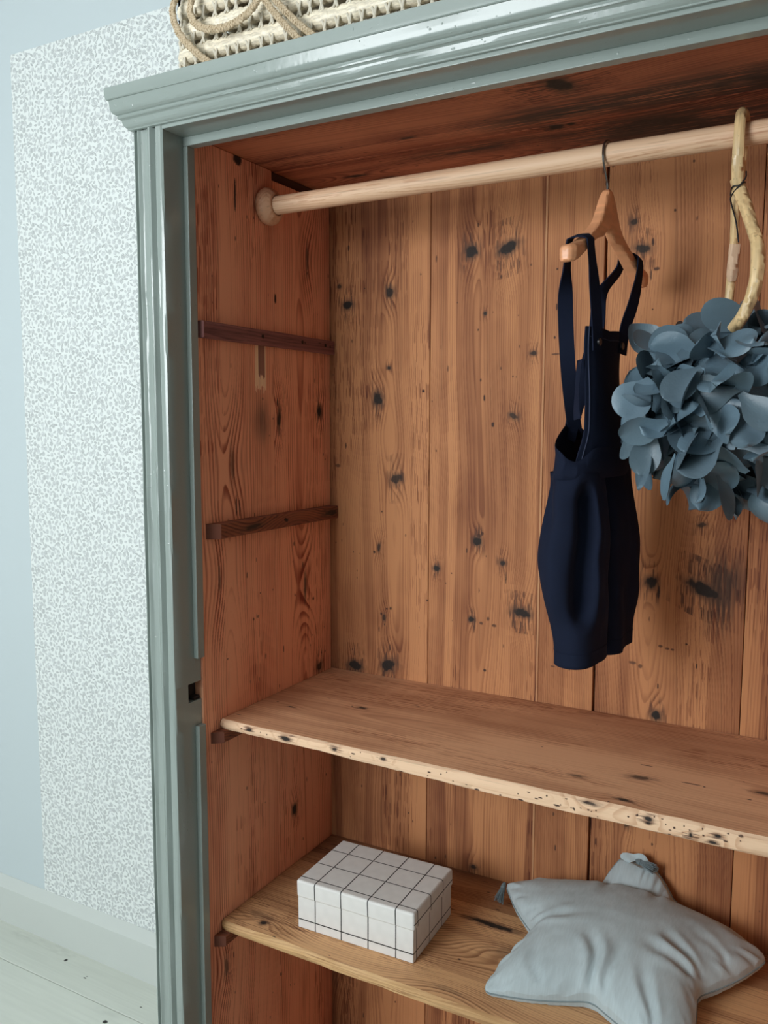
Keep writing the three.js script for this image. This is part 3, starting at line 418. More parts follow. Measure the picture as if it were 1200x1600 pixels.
// ------------------------------------------------------------------ wicker basket on top of the wardrobe
{
  const X0 = -0.012, X1 = 0.66, Z0 = 0.12, Z1 = 0.5, rad = 0.0142, Y0 = 2.1722, pitch = 0.0372, rc = 0.034;
  const b = thing('wicker_basket', 'pale woven palm leaf basket with braided handles on top of the wardrobe', 'basket', [(X0 + X1) / 2, Y0, (Z0 + Z1) / 2]);
  const ox = (X0 + X1) / 2, oz = (Z0 + Z1) / 2, hx = (X1 - X0) / 2 - rad, hz = (Z1 - Z0) / 2 - rad;
  const leafBump = tile(256, (u, v) => 130 + 70 * (pnoise(u * 8, v * 60, 60, 12) - 0.5) + 30 * (pnoise(u * 40, v * 120, 120, 13) - 0.5), false, 0.06);
  const leafMap = tile(256, (u, v) => { const t = 1 + 0.22 * (pnoise(u * 6, v * 30, 30, 14) - 0.5) + 0.12 * (pnoise(u * 20, v * 90, 90, 15) - 0.5); return [230 * t, 219 * t, 196 * t]; }, true, 0.06);
  const leaf = new THREE.MeshStandardMaterial({ map: leafMap, bumpMap: leafBump, bumpScale: 0.0005, roughness: 0.42 });
  const tieMat = new THREE.MeshStandardMaterial({ color: new THREE.Color().setRGB(0.66, 0.61, 0.5), roughness: 0.7, bumpMap: leafBump, bumpScale: 0.0006 });
  const braidMat = new THREE.MeshStandardMaterial({ color: new THREE.Color().setRGB(0.52, 0.41, 0.27), roughness: 0.6, bumpMap: leafBump, bumpScale: 0.0006 });
  class Loop extends THREE.Curve { constructor(y) { super(); this.y = y; const L = 2 * (2 * hx - 2 * rc) + 2 * (2 * hz - 2 * rc) + 2 * Math.PI * rc; this.L = L; }
    getPoint(t) { let d = (t % 1) * this.L; const sx = 2 * hx - 2 * rc, sz = 2 * hz - 2 * rc, q = Math.PI * rc / 2, arc = (cx, cz, a0) => { const a = a0 - d / rc; return V(cx + Math.cos(a) * rc, this.y, cz - Math.sin(a) * rc); };
      if (d < sx) return V(-hx + rc + d, this.y, hz); d -= sx; if (d < q) return V(hx - rc + Math.sin(d / rc) * rc, this.y, hz - rc + Math.cos(d / rc) * rc); d -= q;
      if (d < sz) return V(hx, this.y, hz - rc - d); d -= sz; if (d < q) return V(hx - rc + Math.cos(d / rc) * rc, this.y, -hz + rc - Math.sin(d / rc) * rc); d -= q;
      if (d < sx) return V(hx - rc - d, this.y, -hz); d -= sx; if (d < q) return V(-hx + rc - Math.sin(d / rc) * rc, this.y, -hz + rc - Math.cos(d / rc) * rc); d -= q;
      if (d < sz) return V(-hx, this.y, -hz + rc + d); d -= sz; return V(-hx + rc - Math.cos(d / rc) * rc, this.y, hz - rc + Math.sin(d / rc) * rc); } }
  const coil = (y, seed) => {
    const cv = new Loop(y), wraps = Math.round(cv.L / 0.0165), n = wraps * 5, rows = [], r = rng(seed), amp = Array.from({ length: wraps + 1 }, () => 0.92 + r() * 0.14), sk = Array.from({ length: wraps + 1 }, () => (r() - 0.5) * 0.8);
    for (let i = 0; i <= n; i++) {
      const t = i / n, p = cv.getPoint(t), q = cv.getPoint(t + 0.0008), tn = q.clone().sub(p).setY(0).normalize(), out = V(tn.z, 0, -tn.x).multiplyScalar(-1), row = [];
      for (let j = 0; j <= 12; j++) { const a = j / 12 * Math.PI * 2, ph = t * wraps + Math.sin(a) * 0.25 * (1 + sk[Math.floor(t * wraps) % wraps]), w = ((Math.floor(ph) % wraps) + wraps) % wraps, f = ph - Math.floor(ph), rr = rad * amp[w] * (0.86 + 0.16 * Math.pow(Math.sin(Math.PI * f), 0.5)); row.push(V(p.x + out.x * Math.cos(a) * rr, p.y + Math.sin(a) * rr * 1.05, p.z + out.z * Math.cos(a) * rr)); }
      rows.push(row);
    }
    return grid(rows, { crease: 1.1, uv: (i, j) => [i / n * cv.L, j / 12 * 0.07 + seed * 0.013] });
  };
  for (let k = 0; k < 6; k++) part('coil', coil(rad + 0.0006 + k * pitch, 11 + k), leaf, b);
  part('bottom', metreBox([-hx + 0.003, hx - 0.003], [0.003, 0.007], [-hz + 0.003, hz - 0.003], 0.001), leaf, b);
  part('added_lid', metreBox([-hx - 0.004, hx + 0.004], [6 * pitch - 0.006, 6 * pitch + 0.006], [-hz - 0.004, hz + 0.004], 0.004), leaf, b);  // unseen lid, added to keep light out so the coil gaps stay dark
  // twisted binding strips between the coils
  const cross = merge([tube([[-0.0042, -0.0115, 0.0118], [-0.0024, -0.007, 0.0112], [0.0002, 0, 0.0098], [0.0022, 0.007, 0.0112], [0.004, 0.0115, 0.0118]], 0.0023, 8, 6), tube([[0.0042, -0.0115, 0.0118], [0.0018, -0.007, 0.0112], [-0.0002, 0, 0.0108], [-0.002, 0.007, 0.0112], [-0.004, 0.0115, 0.0118]], 0.0021, 8, 6)]);
  const rest = [], rr = rng(44);
  for (let k = 0; k < 5; k++) {
    const y = rad + 0.0006 + (k + 0.5) * pitch, cv = new Loop(y), n = Math.round(cv.L / 0.0235);
    for (let i = 0; i < n; i++) {
      const t = (i + 0.3 + rr() * 0.3) / n, p = cv.getPoint(t), q = cv.getPoint(t + 0.0008), tn = q.clone().sub(p).normalize(), m = new THREE.Matrix4().makeBasis(tn, V(0, 1, 0), V(-tn.z, 0, tn.x).normalize()), s = rr() < 0.5 ? -1 : 1;
      m.scale(V(s, 1.05, 1)); m.setPosition(p);
      if (t < 0.31 && k < 5) { const o = part('binding_strip', cross, tieMat, b); o.applyMatrix4(m); }
      else { const g = cross.clone().applyMatrix4(m); rest.push(g); }
    }
  }
  const rp = part('binding_strips', merge(rest), tieMat, b); rp.userData.kind = 'stuff';
  // braided handles hanging over the front
  const braid = (pts, r0) => {
    const cv = new THREE.CatmullRomCurve3(pts.map(([x, y, z]) => V(x - ox, y - Y0, (z ?? 0.512) - oz)), false, 'centripetal'), L = cv.getLength(), n = Math.round(L / 0.0025), fr = cv.computeFrenetFrames(n, false), list = [];
    for (let s = 0; s < 3; s++) { const P = []; for (let i = 0; i <= n; i++) { const d = i / n * L / 0.017 * Math.PI * 2 + s * 2.094, u = Math.sin(d) * r0 * 1.1, w = Math.sin(d * 2) * r0 * 0.45, up = V(0, 0, 1), tn = fr.tangents[i], side = new THREE.Vector3().crossVectors(tn, up).normalize(); P.push(cv.getPointAt(i / n).addScaledVector(side, u).addScaledVector(up, w)); } list.push(tube(P, r0 * 0.62, n, 7)); }
    return merge(list);
  };
  part('handle', braid([[0.07, 2.345], [0.04, 2.325], [0.019, 2.291, 0.516], [0.03, 2.252, 0.517], [0.063, 2.215, 0.517], [0.094, 2.19, 0.516], [0.12, 2.178, 0.513]], 0.0042), braidMat, b);
  part('handle', braid([[0.09, 2.33], [0.064, 2.30, 0.517], [0.06, 2.272, 0.519], [0.075, 2.25, 0.52], [0.118, 2.235, 0.521], [0.16, 2.239, 0.52], [0.191, 2.256, 0.518], [0.203, 2.285, 0.515], [0.19, 2.32, 0.512]], 0.0042), braidMat, b);
  part('handle', braid([[0.185, 2.318, 0.517], [0.205, 2.272, 0.523], [0.235, 2.232, 0.522], [0.272, 2.192, 0.518], [0.29, 2.178, 0.515]], 0.0036), braidMat, b);
  part('handle', braid([[0.2, 2.322, 0.517], [0.222, 2.272, 0.523], [0.26, 2.226, 0.522], [0.3, 2.19, 0.518], [0.318, 2.178, 0.515]], 0.0036), braidMat, b);
}

// ------------------------------------------------------------------ peach wooden hanger on the rail
const HX = 0.6875, HZ = 0.24, HA = 0.14;                       // where it hangs, and its slight turn
const armY = (s) => { const a = Math.abs(s); return 1.934 - 0.36 * a - 0.025 * sm(0.0, 0.06, a) + 0.0; };
{
  const BY = 1.845, h = thing('clothes_hanger', 'small peach wooden clothes hanger with a thin wire hook holding the navy garment', 'hanger', [HX, BY, HZ], -HA);
  const n = 64, rows = [], L = 0.162;
  for (let i = -1; i <= n + 1; i++) {
    const k = clamp(i, 0, n), s = lerp(-L, L, k / n), a = Math.abs(s), cap = i < 0 || i > n ? 0.02 : 1;
    const top = 1.91 + 0.046 * Math.exp(-Math.pow(a / 0.03, 2.6)) + 0.02 * (1 - sm(0, 0.1, a)) - 0.043 * sm(0.02, L, a) - 0.012 * Math.pow(clamp(a / 0.012), 2) * 0.2;
    const bot = 1.9115 - 0.014 * sm(0, 0.025, a) - 0.058 * sm(0.01, L * 1.05, a) - 0.004 * sm(0.1, L, a);
    const tipr = Math.sqrt(Math.max(0.06, 1 - Math.pow(clamp((a - L + 0.016) / 0.016), 2)));
    const c = (top + bot) / 2 - BY, hh = (top - bot) / 2 * cap * lerp(0.5, 1, tipr), t = lerp(0.0092, 0.0145, sm(0.02, L, a)) * cap * tipr, fw = 0.010 * sm(0.05, L, a) - 0.006 * sm(0.06, L, a);
    const row = []; for (let j = 0; j <= 20; j++) { const q = j / 20 * Math.PI * 2, cx = Math.cos(q), cy = Math.sin(q), e = 0.55; row.push(V(fw + Math.sign(cx) * Math.pow(Math.abs(cx), e) * t, c + Math.sign(cy) * Math.pow(Math.abs(cy), e) * hh, s)); }
    rows.push(row);
  }
  const wood = tile(256, (u, v) => { const t = 1 + 0.1 * (pnoise(u * 50, v * 6, 50, 31) - 0.5) + 0.06 * (pnoise(u * 12, v * 3, 12, 32) - 0.5); return [226 * t, 160 * t, 116 * t]; }, true, 0.2);
  part('shoulders', grid(rows, { crease: 1.0, uv: (i, j, p) => [p.y, p.z] }), new THREE.MeshPhysicalMaterial({ map: wood, roughness: 0.42, clearcoat: 0.25, clearcoatRoughness: 0.3 }), h);
  const steel = new THREE.MeshStandardMaterial({ color: 0x8a8a8a, metalness: 0.95, roughness: 0.25 });
  const y = (v) => v - BY;
  part('hook', tube([[0, y(1.962), 0], [0, y(1.985), 0.001], [0, y(2.0), 0.010], [0, y(2.015), 0.0185], [0, y(2.031), 0.0215], [0, y(2.0445), 0.0165], [0, y(2.0512), 0.0], [0, y(2.0445), -0.0165], [0, y(2.031), -0.0215], [0, y(2.016), -0.0205]], 0.0019, 60, 8), steel, h);
}

// ------------------------------------------------------------------ navy dungarees on that hanger
{
  const BY = 1.205, d = thing('dungarees', 'small navy dungarees with bib and shoulder straps hanging from the peach hanger', 'dungarees', [HX, BY, HZ], -HA);
  const weave = tile(256, (u, v) => 128 + 50 * Math.sin((u + v) * 256 * 1.57) + 40 * (pnoise(u * 128, v * 128, 128, 21) - 0.5), false, 0.05);
  const cloth = new THREE.MeshPhysicalMaterial({ color: new THREE.Color().setRGB(0.0075, 0.0115, 0.028), roughness: 0.9, specularIntensity: 0.35, sheen: 0.12, sheenColor: new THREE.Color(0.12, 0.16, 0.3), sheenRoughness: 0.5, bumpMap: weave, bumpScale: 0.0003, side: THREE.DoubleSide });
  const seamMat = new THREE.MeshStandardMaterial({ color: new THREE.Color().setRGB(0.035, 0.045, 0.085), roughness: 0.9 });
  const sup = (c, e) => Math.sign(c) * Math.pow(Math.abs(c), e);
  const legPoint = (sg, k, a) => {
    const nmin = k < 0.55 ? lerp(-0.034, -0.064, sm(0, 0.55, k)) : lerp(-0.064, -0.05, sm(0.55, 1, k)), nmax = lerp(0.034, 0.038, sm(0, 0.4, k)) - 0.014 * sm(0.6, 1, k), s1 = k < 0.5 ? lerp(0.112, 0.128, sm(0, 0.5, k)) : lerp(0.128, 0.112, sm(0.5, 1, k));
    const cn = (nmin + nmax) / 2, hn = (nmax - nmin) / 2, cs = (s1 + 0.001) / 2, hs = (s1 - 0.001) / 2;
    let n = cn + sup(Math.cos(a), 0.75) * hn, s = cs + sup(Math.sin(a), 0.72) * hs;
    const outer = sm(0.2, 0.85, Math.sin(a));
    if (sg > 0) {
      const av = lerp(0.98, 0.62, k) - 0.12 * Math.sin(k * 3.14), win = sm(0.17, 0.34, k) * (1 - sm(0.84, 0.98, k)), dv = 0.036 * Math.exp(-Math.pow((a - av) / lerp(0.46, 0.3, k), 2)) * win;
      n -= dv * 0.75; s -= dv * 0.8;
      s += outer * win * 0.010 * Math.exp(-Math.pow((n + 0.018) / 0.02, 2));
      n += 0.006 * Math.exp(-Math.pow((a - 0.28) / 0.2, 2)) * win;
      const nv2 = -0.046 + 0.05 * (1 - k), w2 = sm(0.62, 0.8, k) * (1 - sm(0.93, 1, k)); s -= outer * w2 * 0.016 * Math.exp(-Math.pow((n - nv2) / 0.012, 2));
    } else { s -= outer * 0.008 * Math.sin(n * 90 + 1) * sm(0.1, 0.4, k); n += Math.max(0, Math.cos(a)) * 0.006 * Math.sin(s * 70 + k * 3) * (1 - k * 0.6); }
    n += (noise(k * 7, a * 1.6 + 3, sg + 9) - 0.5) * 0.004;
    return [n, k, s * sg];
  };
  for (const sg of [1, -1]) {
    const rows = [], K = 56, A = 72;
    const H = 0.312, y0 = 0.003;
    for (let i = 0; i <= K; i++) { const k = i / K, row = []; for (let j = 0; j < A; j++) { const a = j / A * Math.PI * 2, q = legPoint(sg, k, a); row.push(V(q[0], y0 + k * H + (k < 0.2 ? (1 - k / 0.2) * (-0.004 * Math.sin(a) * sg) : 0), q[2])); } rows.push(row); }
    // hem turned inwards
    const inner = []; for (let i = 3; i >= 0; i--) inner.push(rows[i].map((p, j) => { const c = rows[i].reduce((m, q) => m.add(q), V(0, 0, 0)).multiplyScalar(1 / A), v = c.sub(p).setY(0).normalize(); return p.clone().addScaledVector(v, 0.0035).setY(p.y + 0.0008); }));
    const lg = part('leg', grid([...inner.slice(0, 4), ...rows], { closeU: true, crease: 'smooth', flip: sg < 0, uv: (i, j, p) => [j / A * 0.35, p.y] }), cloth, d);
    const hem = []; for (let j = 0; j <= A; j++) { const q = legPoint(sg, 0.075, j / A * Math.PI * 2); const c = [0, 0, 0.06 * sg]; const v = V(q[0] - c[0], 0, q[2] - c[2]).normalize(); hem.push(V(q[0], y0 + 0.075 * H - 0.0025 * Math.sin(j / A * 6.283) * sg, q[2]).addScaledVector(v, 0.0002)); }
    part('hem_stitch', tube(hem, 0.0005, 144, 5), cloth, lg);
  }
  { // waistband
    const rows = [], A = 96, T = 0.0016;
    const pt = (a, k, off) => { const n0 = sup(Math.cos(a), 0.85), s0 = sup(Math.sin(a), 0.85); let n = -0.0135 + n0 * (0.0385 + off), s = s0 * (0.1155 + off); const back = sm(0.01, 0.035, -n - 0.005), up = back * 0.05 * Math.pow(1 - Math.min(1, Math.abs(s) / 0.115), 1.2) - 0.022 * Math.exp(-Math.pow((n - 0.006) / 0.022, 2)) * sm(0.5, 0.95, Math.abs(s0)); return V(n + 0.004 * Math.sin(k * 3.14), 0.305 + k * (0.05 + up), s + (s > 0 ? -0.006 * Math.exp(-Math.pow((n + 0.04) / 0.02, 2)) * k : 0)); };
    for (const [k, off] of [[0, 0.001], [0.05, 0.0026], [0.35, 0.003], [0.7, 0.0022], [0.96, 0.0016], [1, 0.0004], [0.96, -0.001], [0.5, -0.001], [0.02, -0.001]]) { const row = []; for (let j = 0; j < A; j++) row.push(pt(j / A * Math.PI * 2, k, off)); rows.push(row); }
    part('waistband', grid(rows, { closeU: true, crease: 1.2, uv: (i, j, p) => [j / A * 0.5, p.y] }), cloth, d);
  }
  const slab = (P, nu, nv, t) => { // P(u, v) gives [point, normal]; a sheet with thickness
    const rows = []; for (let i = 0; i <= nv; i++) { const row = []; for (let j = 0; j <= nu; j++) { const [p, n] = P(j / nu, i / nv); row.push(p.clone().addScaledVector(n, t)); } for (let j = nu; j >= 0; j--) { const [p, n] = P(j / nu, i / nv); row.push(p.clone().addScaledVector(n, -t)); } row.push(row[0].clone()); rows.push(row); }
    const close = (r) => r.map((p, i) => { const m = r.length - 2, j = i > nu ? m - i : i; const a = r[Math.max(0, Math.min(nu, j < 0 ? 0 : j))], b = r[m - Math.max(0, Math.min(nu, j < 0 ? 0 : j))]; return a.clone().lerp(b, 0.5); });
    return grid([close(rows[0]), ...rows, close(rows[nv])], { crease: 1.0, uv: (i, j, p) => [p.z, p.y] });
  };
  const bibW = (k) => lerp(0.1, 0.07, sm(0, 0.3, k)) - 0.008 * k;
  const bib = (u, v) => { const s = (u * 2 - 1) * bibW(v) * (u < 0.5 ? 1.2 : 1), q = Math.abs(u * 2 - 1); const n = lerp(0.027, 0.009, sm(0, 0.9, v)) - 0.019 * q * q * (1 - 0.75 * v) - 0.006 * Math.pow(q, 8) + 0.002 * Math.sin(v * 7 + u * 4); return [V(n, lerp(0.318, 0.548, v) - 0.004 * Math.pow(1 - q, 2) * v, s), V(1, 0, (u - 0.5) * 0.8).normalize()]; };
  const bb = part('bib', slab(bib, 20, 26, 0.0014), cloth, d);
  for (const u of [0.035, 0.965]) { const P = []; for (let i = 0; i <= 24; i++) { const [p, n] = bib(u, i / 24); P.push(p.addScaledVector(n, 0.0016)); } part('edge_seam', tube(P, 0.0011, 40, 6), seamMat, bb); }
  { const P = []; for (let i = 0; i <= 24; i++) { const [p, n] = bib(0.03 + 0.94 * i / 24, 0.93); P.push(p.addScaledVector(n, 0.0015)); } part('edge_seam', tube(P, 0.0006, 40, 6), seamMat, bb); }
  const ribbon = (pts, wid, dirs) => { const cv = new THREE.CatmullRomCurve3(pts.map((p) => V(p[0], p[1] - BY, p[2])), false, 'centripetal'); const n = 60; const dc = new THREE.CatmullRomCurve3(dirs.map((p) => V(...p)), false); return slab((u, v) => { const p = cv.getPointAt(v), t = cv.getTangentAt(v), w = dc.getPoint(v).addScaledVector(t, -dc.getPoint(v).dot(t)).normalize(); return [p.addScaledVector(w, (u - 0.5) * wid), new THREE.Vector3().crossVectors(w, t).normalize()]; }, 3, n, 0.0011); };
  part('strap', ribbon([[0.0125, 1.715, 0.052], [0.0125, 1.755, 0.056], [0.014, 1.80, 0.07], [0.0185, 1.845, 0.094], [0.0195, 1.866, 0.103], [0.0178, 1.8815, 0.106], [0.0025, 1.8850, 0.107], [-0.0128, 1.8825, 0.107], [-0.0165, 1.866, 0.105], [-0.0260, 1.80, 0.092], [-0.030, 1.70, 0.070], [-0.038, 1.62, 0.03], [-0.047, 1.57, -0.01]], 0.024, [[-0.2, 0, 1], [-0.3, 0, 1], [-0.25, -0.2, 1], [0, -0.32, 1], [0, -0.34, 1], [0, -0.2, 1], [-0.7, 0, 0.7], [-0.8, 0, 0.5], [-0.8, 0, 0.5], [-0.7, 0, 0.6], [-0.6, 0, 0.7], [-0.6, 0, 0.7]]), cloth, d);
  part('strap', ribbon([[0.0125, 1.715, -0.052], [0.0135, 1.755, -0.058], [0.019, 1.80, -0.078], [0.0205, 1.84, -0.095], [0.0195, 1.866, -0.104], [0.0178, 1.8815, -0.106], [0.0025, 1.8850, -0.107], [-0.0128, 1.8825, -0.107], [-0.0180, 1.866, -0.105], [-0.038, 1.82, -0.075], [-0.036, 1.76, -0.055], [-0.043, 1.68, -0.03], [-0.046, 1.61, 0.005], [-0.047, 1.57, 0.02]], 0.025, [[-0.2, 0, 1], [-0.3, 0, 1], [-0.25, 0.2, 1], [0, 0.32, 1], [0, 0.34, 1], [0, 0.2, 1], [-0.7, 0, 0.7], [-0.9, 0, 0.4], [-0.9, 0, 0.4], [-0.8, 0, 0.5], [-0.6, 0, 0.7], [-0.5, 0, 1]]), cloth, d);
  part('strap_end', ribbon([[-0.012, 1.70, 0.062], [-0.013, 1.66, 0.066], [-0.012, 1.62, 0.069], [-0.01, 1.605, 0.07]], 0.022, [[0.7, 0, 0.7], [0.7, 0, 0.8], [0.8, 0, 0.6]]), cloth, d);
  const btn = new THREE.CylinderGeometry(0.006, 0.0065, 0.003, 18); btn.rotateZ(-Math.PI / 2);
  const bm = new THREE.MeshStandardMaterial({ color: 0x0b0d14, roughness: 0.35 });
  for (const s of [-0.048, 0.048]) part('button', btn, bm, d).position.set(0.0145, 1.728 - BY, s);
}

// ------------------------------------------------------------------ bent cane hanger with its cord
{
  const O = [0.888, 1.76, 0.24], h = thing('cane_hanger', 'bent pale cane hanger tied with black cord holding the petal bunch', 'hanger', O);
  const rel = (pts) => pts.map(([x, y, z]) => [x - O[0], y - O[1], z - O[2]]);
  const cane = tile(256, (u, v) => { const t = 1 + 0.16 * (pnoise(u * 40, v * 5, 40, 41) - 0.5) + 0.14 * (pnoise(u * 9, v * 7, 9, 42) - 0.5) - (pnoise(u * 50, v * 30, 50, 43) > 0.9 ? 0.16 : 0); return [214 * t, 184 * t, 136 * t]; }, true, 0.12);
  const cm = new THREE.MeshPhysicalMaterial({ map: cane, roughness: 0.38, clearcoat: 0.3, clearcoatRoughness: 0.25 });
  const knobbly = (r, a, b) => (t) => r * (1 + 0.06 * Math.sin(t * 13) + 0.05 * Math.exp(-Math.pow((t - a) / 0.03, 2)) + 0.05 * Math.exp(-Math.pow((t - b) / 0.03, 2)));
  part('hook', tube(rel([[0.8865, 1.952, 0.252], [0.887, 1.975, 0.262], [0.8876, 2.002, 0.2685], [0.888, 2.031, 0.2692], [0.888, 2.048, 0.2640], [0.888, 2.0575, 0.253], [0.888, 2.060, 0.24], [0.888, 2.0565, 0.226], [0.8872, 2.045, 0.2150], [0.886, 2.030, 0.2105], [0.8845, 2.0, 0.2125], [0.883, 1.965, 0.222]]), knobbly(0.0085, 0.12, 0.8), 80, 14), cm, h);
  part('arm', tube(rel([[0.884, 1.964, 0.249], [0.891, 1.944, 0.254], [0.902, 1.916, 0.27], [0.9125, 1.886, 0.288], [0.922, 1.86, 0.303], [0.9258, 1.832, 0.314], [0.9255, 1.804, 0.32], [0.92, 1.778, 0.321], [0.91, 1.755, 0.318], [0.896, 1.736, 0.305]]), knobbly(0.0095, 0.4, 0.75), 70, 14), cm, h);
  part('arm', tube(rel([[0.8835, 1.962, 0.238], [0.8815, 1.93, 0.226], [0.8795, 1.89, 0.206], [0.877, 1.85, 0.196], [0.874, 1.81, 0.188], [0.871, 1.765, 0.18], [0.869, 1.72, 0.175]]), knobbly(0.0068, 0.3, 0.7), 60, 12), cm, h);
  part('wrap', tube(rel([[0.8815, 1.877, 0.209], [0.8795, 1.855, 0.205], [0.878, 1.833, 0.2], [0.8775, 1.822, 0.198]]), (t) => 0.0088 * (t > 0.85 ? 1 - (t - 0.85) * 2 : 1), 20, 14), new THREE.MeshStandardMaterial({ color: new THREE.Color().setRGB(0.66, 0.45, 0.3), roughness: 0.7 }), h, 'peach sleeve around the rear arm');
  part('cord', merge([tube(rel([[0.898, 1.972, 0.256], [0.8985, 1.9625, 0.262], [0.893, 1.953, 0.2655], [0.884, 1.945, 0.2605], [0.877, 1.938, 0.249], [0.8775, 1.93, 0.239], [0.883, 1.908, 0.2275], [0.886, 1.888, 0.2225], [0.8872, 1.877, 0.2185]]), 0.0012, 60, 7), tube(rel([[0.876, 1.943, 0.245], [0.881, 1.951, 0.262], [0.8905, 1.951, 0.2655], [0.8965, 1.957, 0.256], [0.8955, 1.957, 0.246]]), 0.0011, 40, 7)]), new THREE.MeshStandardMaterial({ color: 0x17181b, roughness: 0.6 }), h, 'black cord knotted at the fork');
}

// ------------------------------------------------------------------ slate blue petal bunch
{
  const C = V(0.883, 1.622, 0.262), RAD = 0.176;
  const p = thing('petal_bunch', 'round bunch of slate blue satin petals hanging from the cane hanger', 'petal garland', [C.x, C.y, C.z]);
  const r = rng(2024), pet = tile(256, (u, v) => 128 + 60 * (pnoise(u * 10, v * 10, 10, 51) - 0.5) + 26 * (pnoise(u * 40, v * 40, 40, 52) - 0.5), false, 0.08);
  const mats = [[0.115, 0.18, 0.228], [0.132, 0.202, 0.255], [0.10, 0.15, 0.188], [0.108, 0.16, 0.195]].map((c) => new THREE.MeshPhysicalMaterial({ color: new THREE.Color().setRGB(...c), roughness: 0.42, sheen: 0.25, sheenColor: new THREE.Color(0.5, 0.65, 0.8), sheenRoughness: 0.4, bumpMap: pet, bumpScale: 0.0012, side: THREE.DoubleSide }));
  const make = (len, wid, bend, cup, twist, wave) => {
    const rows = [], NU = 10, NV = 6;
    for (let i = 0; i <= NU; i++) {
      const u = 1 - Math.pow(1 - i / NU, 1.7), w = wid * (0.2 + 0.8 * sm(0, 0.55, u)) * (u > 0.6 ? Math.sqrt(Math.max(0.0004, 1 - Math.pow((u - 0.6) / 0.4, 2))) : 1) / 2, th = bend * u * u, row = [];
      const cy = len * (bend ? Math.sin(th) / Math.max(Math.abs(th), 1e-3) * Math.sign(th || 1) * Math.sign(th || 1) : 1) * u, cz = len * u * (1 - Math.cos(th)) * Math.sign(bend) * 0.9;
      for (let j = 0; j <= NV; j++) { const v = j / NV * 2 - 1, tw = twist * u, x = v * w, z = cup * (v * v) * w + wave * Math.sin(v * 3 + u * 5) * u; row.push(V(x * Math.cos(tw) - z * Math.sin(tw), cy, cz + x * Math.sin(tw) + z * Math.cos(tw))); }
      rows.push(row);
    }
    return grid(rows, { crease: 'smooth', uv: (i, j, q) => [q.x, q.y] });
  };
  const geos = []; for (let i = 0; i < 16; i++) geos.push(make(0.07 + r() * 0.018, 0.046 + r() * 0.014, (r() - 0.45) * 2.0, (r() - 0.4) * 0.7, (r() - 0.5) * 0.7, (r() - 0.5) * 0.012));
  const armPts = []; for (const [pts, rq] of [[[[0.9258, 1.832, 0.314], [0.9255, 1.804, 0.32], [0.92, 1.778, 0.321], [0.91, 1.755, 0.318], [0.896, 1.736, 0.305]], 0.0155], [[[0.877, 1.85, 0.196], [0.874, 1.81, 0.188], [0.871, 1.765, 0.18], [0.869, 1.72, 0.175]], 0.0125]]) { const cv = new THREE.CatmullRomCurve3(pts.map((q) => V(...q))); for (let k = 0; k <= 30; k++) armPts.push([cv.getPoint(k / 30), rq]); }
  const N = 330;
  for (let i = 0; i < N; i++) {
    const y = 1 - 2 * (i + 0.5) / N, a = i * 2.399963, s = Math.sqrt(1 - y * y), d = V(Math.cos(a) * s, y, Math.sin(a) * s).add(V(r() - 0.5, r() - 0.5, r() - 0.5).multiplyScalar(0.22)).normalize();
    const t = V(r() - 0.5, r() - 0.8, r() - 0.5); t.addScaledVector(d, -t.dot(d)).normalize();
    const lie = i % 2 === 0 ? 0.8 + r() * 0.8 : 0.35 + r() * 0.4;                       // how far the petal stands off the ball
    const axis = d.clone().multiplyScalar(lie).add(t.clone().multiplyScalar(0.85)).normalize();
    const side = new THREE.Vector3().crossVectors(axis, d).normalize(), nrm = new THREE.Vector3().crossVectors(side, axis).normalize();
    const tilt = (r() - 0.5) * 3.1, X = side.clone().multiplyScalar(Math.cos(tilt)).addScaledVector(nrm, Math.sin(tilt)), Z = new THREE.Vector3().crossVectors(X, axis).normalize();
    const root = (i % 2 === 0 ? 0.088 : 0.110 + r() * 0.014) * RAD / 0.165;
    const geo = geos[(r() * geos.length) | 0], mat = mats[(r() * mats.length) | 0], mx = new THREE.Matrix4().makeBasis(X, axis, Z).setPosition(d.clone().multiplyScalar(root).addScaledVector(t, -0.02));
    const pa = geo.attributes.position, w = V(0, 0, 0); let hit = false;                    // petals leave room for the two cane arms and the garment beside them
    for (let k = 0; k < pa.count && !hit; k++) { w.fromBufferAttribute(pa, k).applyMatrix4(mx).add(C); for (const [q, rq] of armPts) if (w.distanceToSquared(q) < rq * rq) { hit = true; break; } if (w.x < 0.728 - 0.2 * (w.z - 0.24) && w.y < 1.78 && w.z < 0.36) hit = true; }
    if (hit) continue;
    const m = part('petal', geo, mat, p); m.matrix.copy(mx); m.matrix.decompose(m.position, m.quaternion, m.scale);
  }
  part('core', new THREE.IcosahedronGeometry(0.098, 3), mats[0], p, 'fabric core between the petals');
}

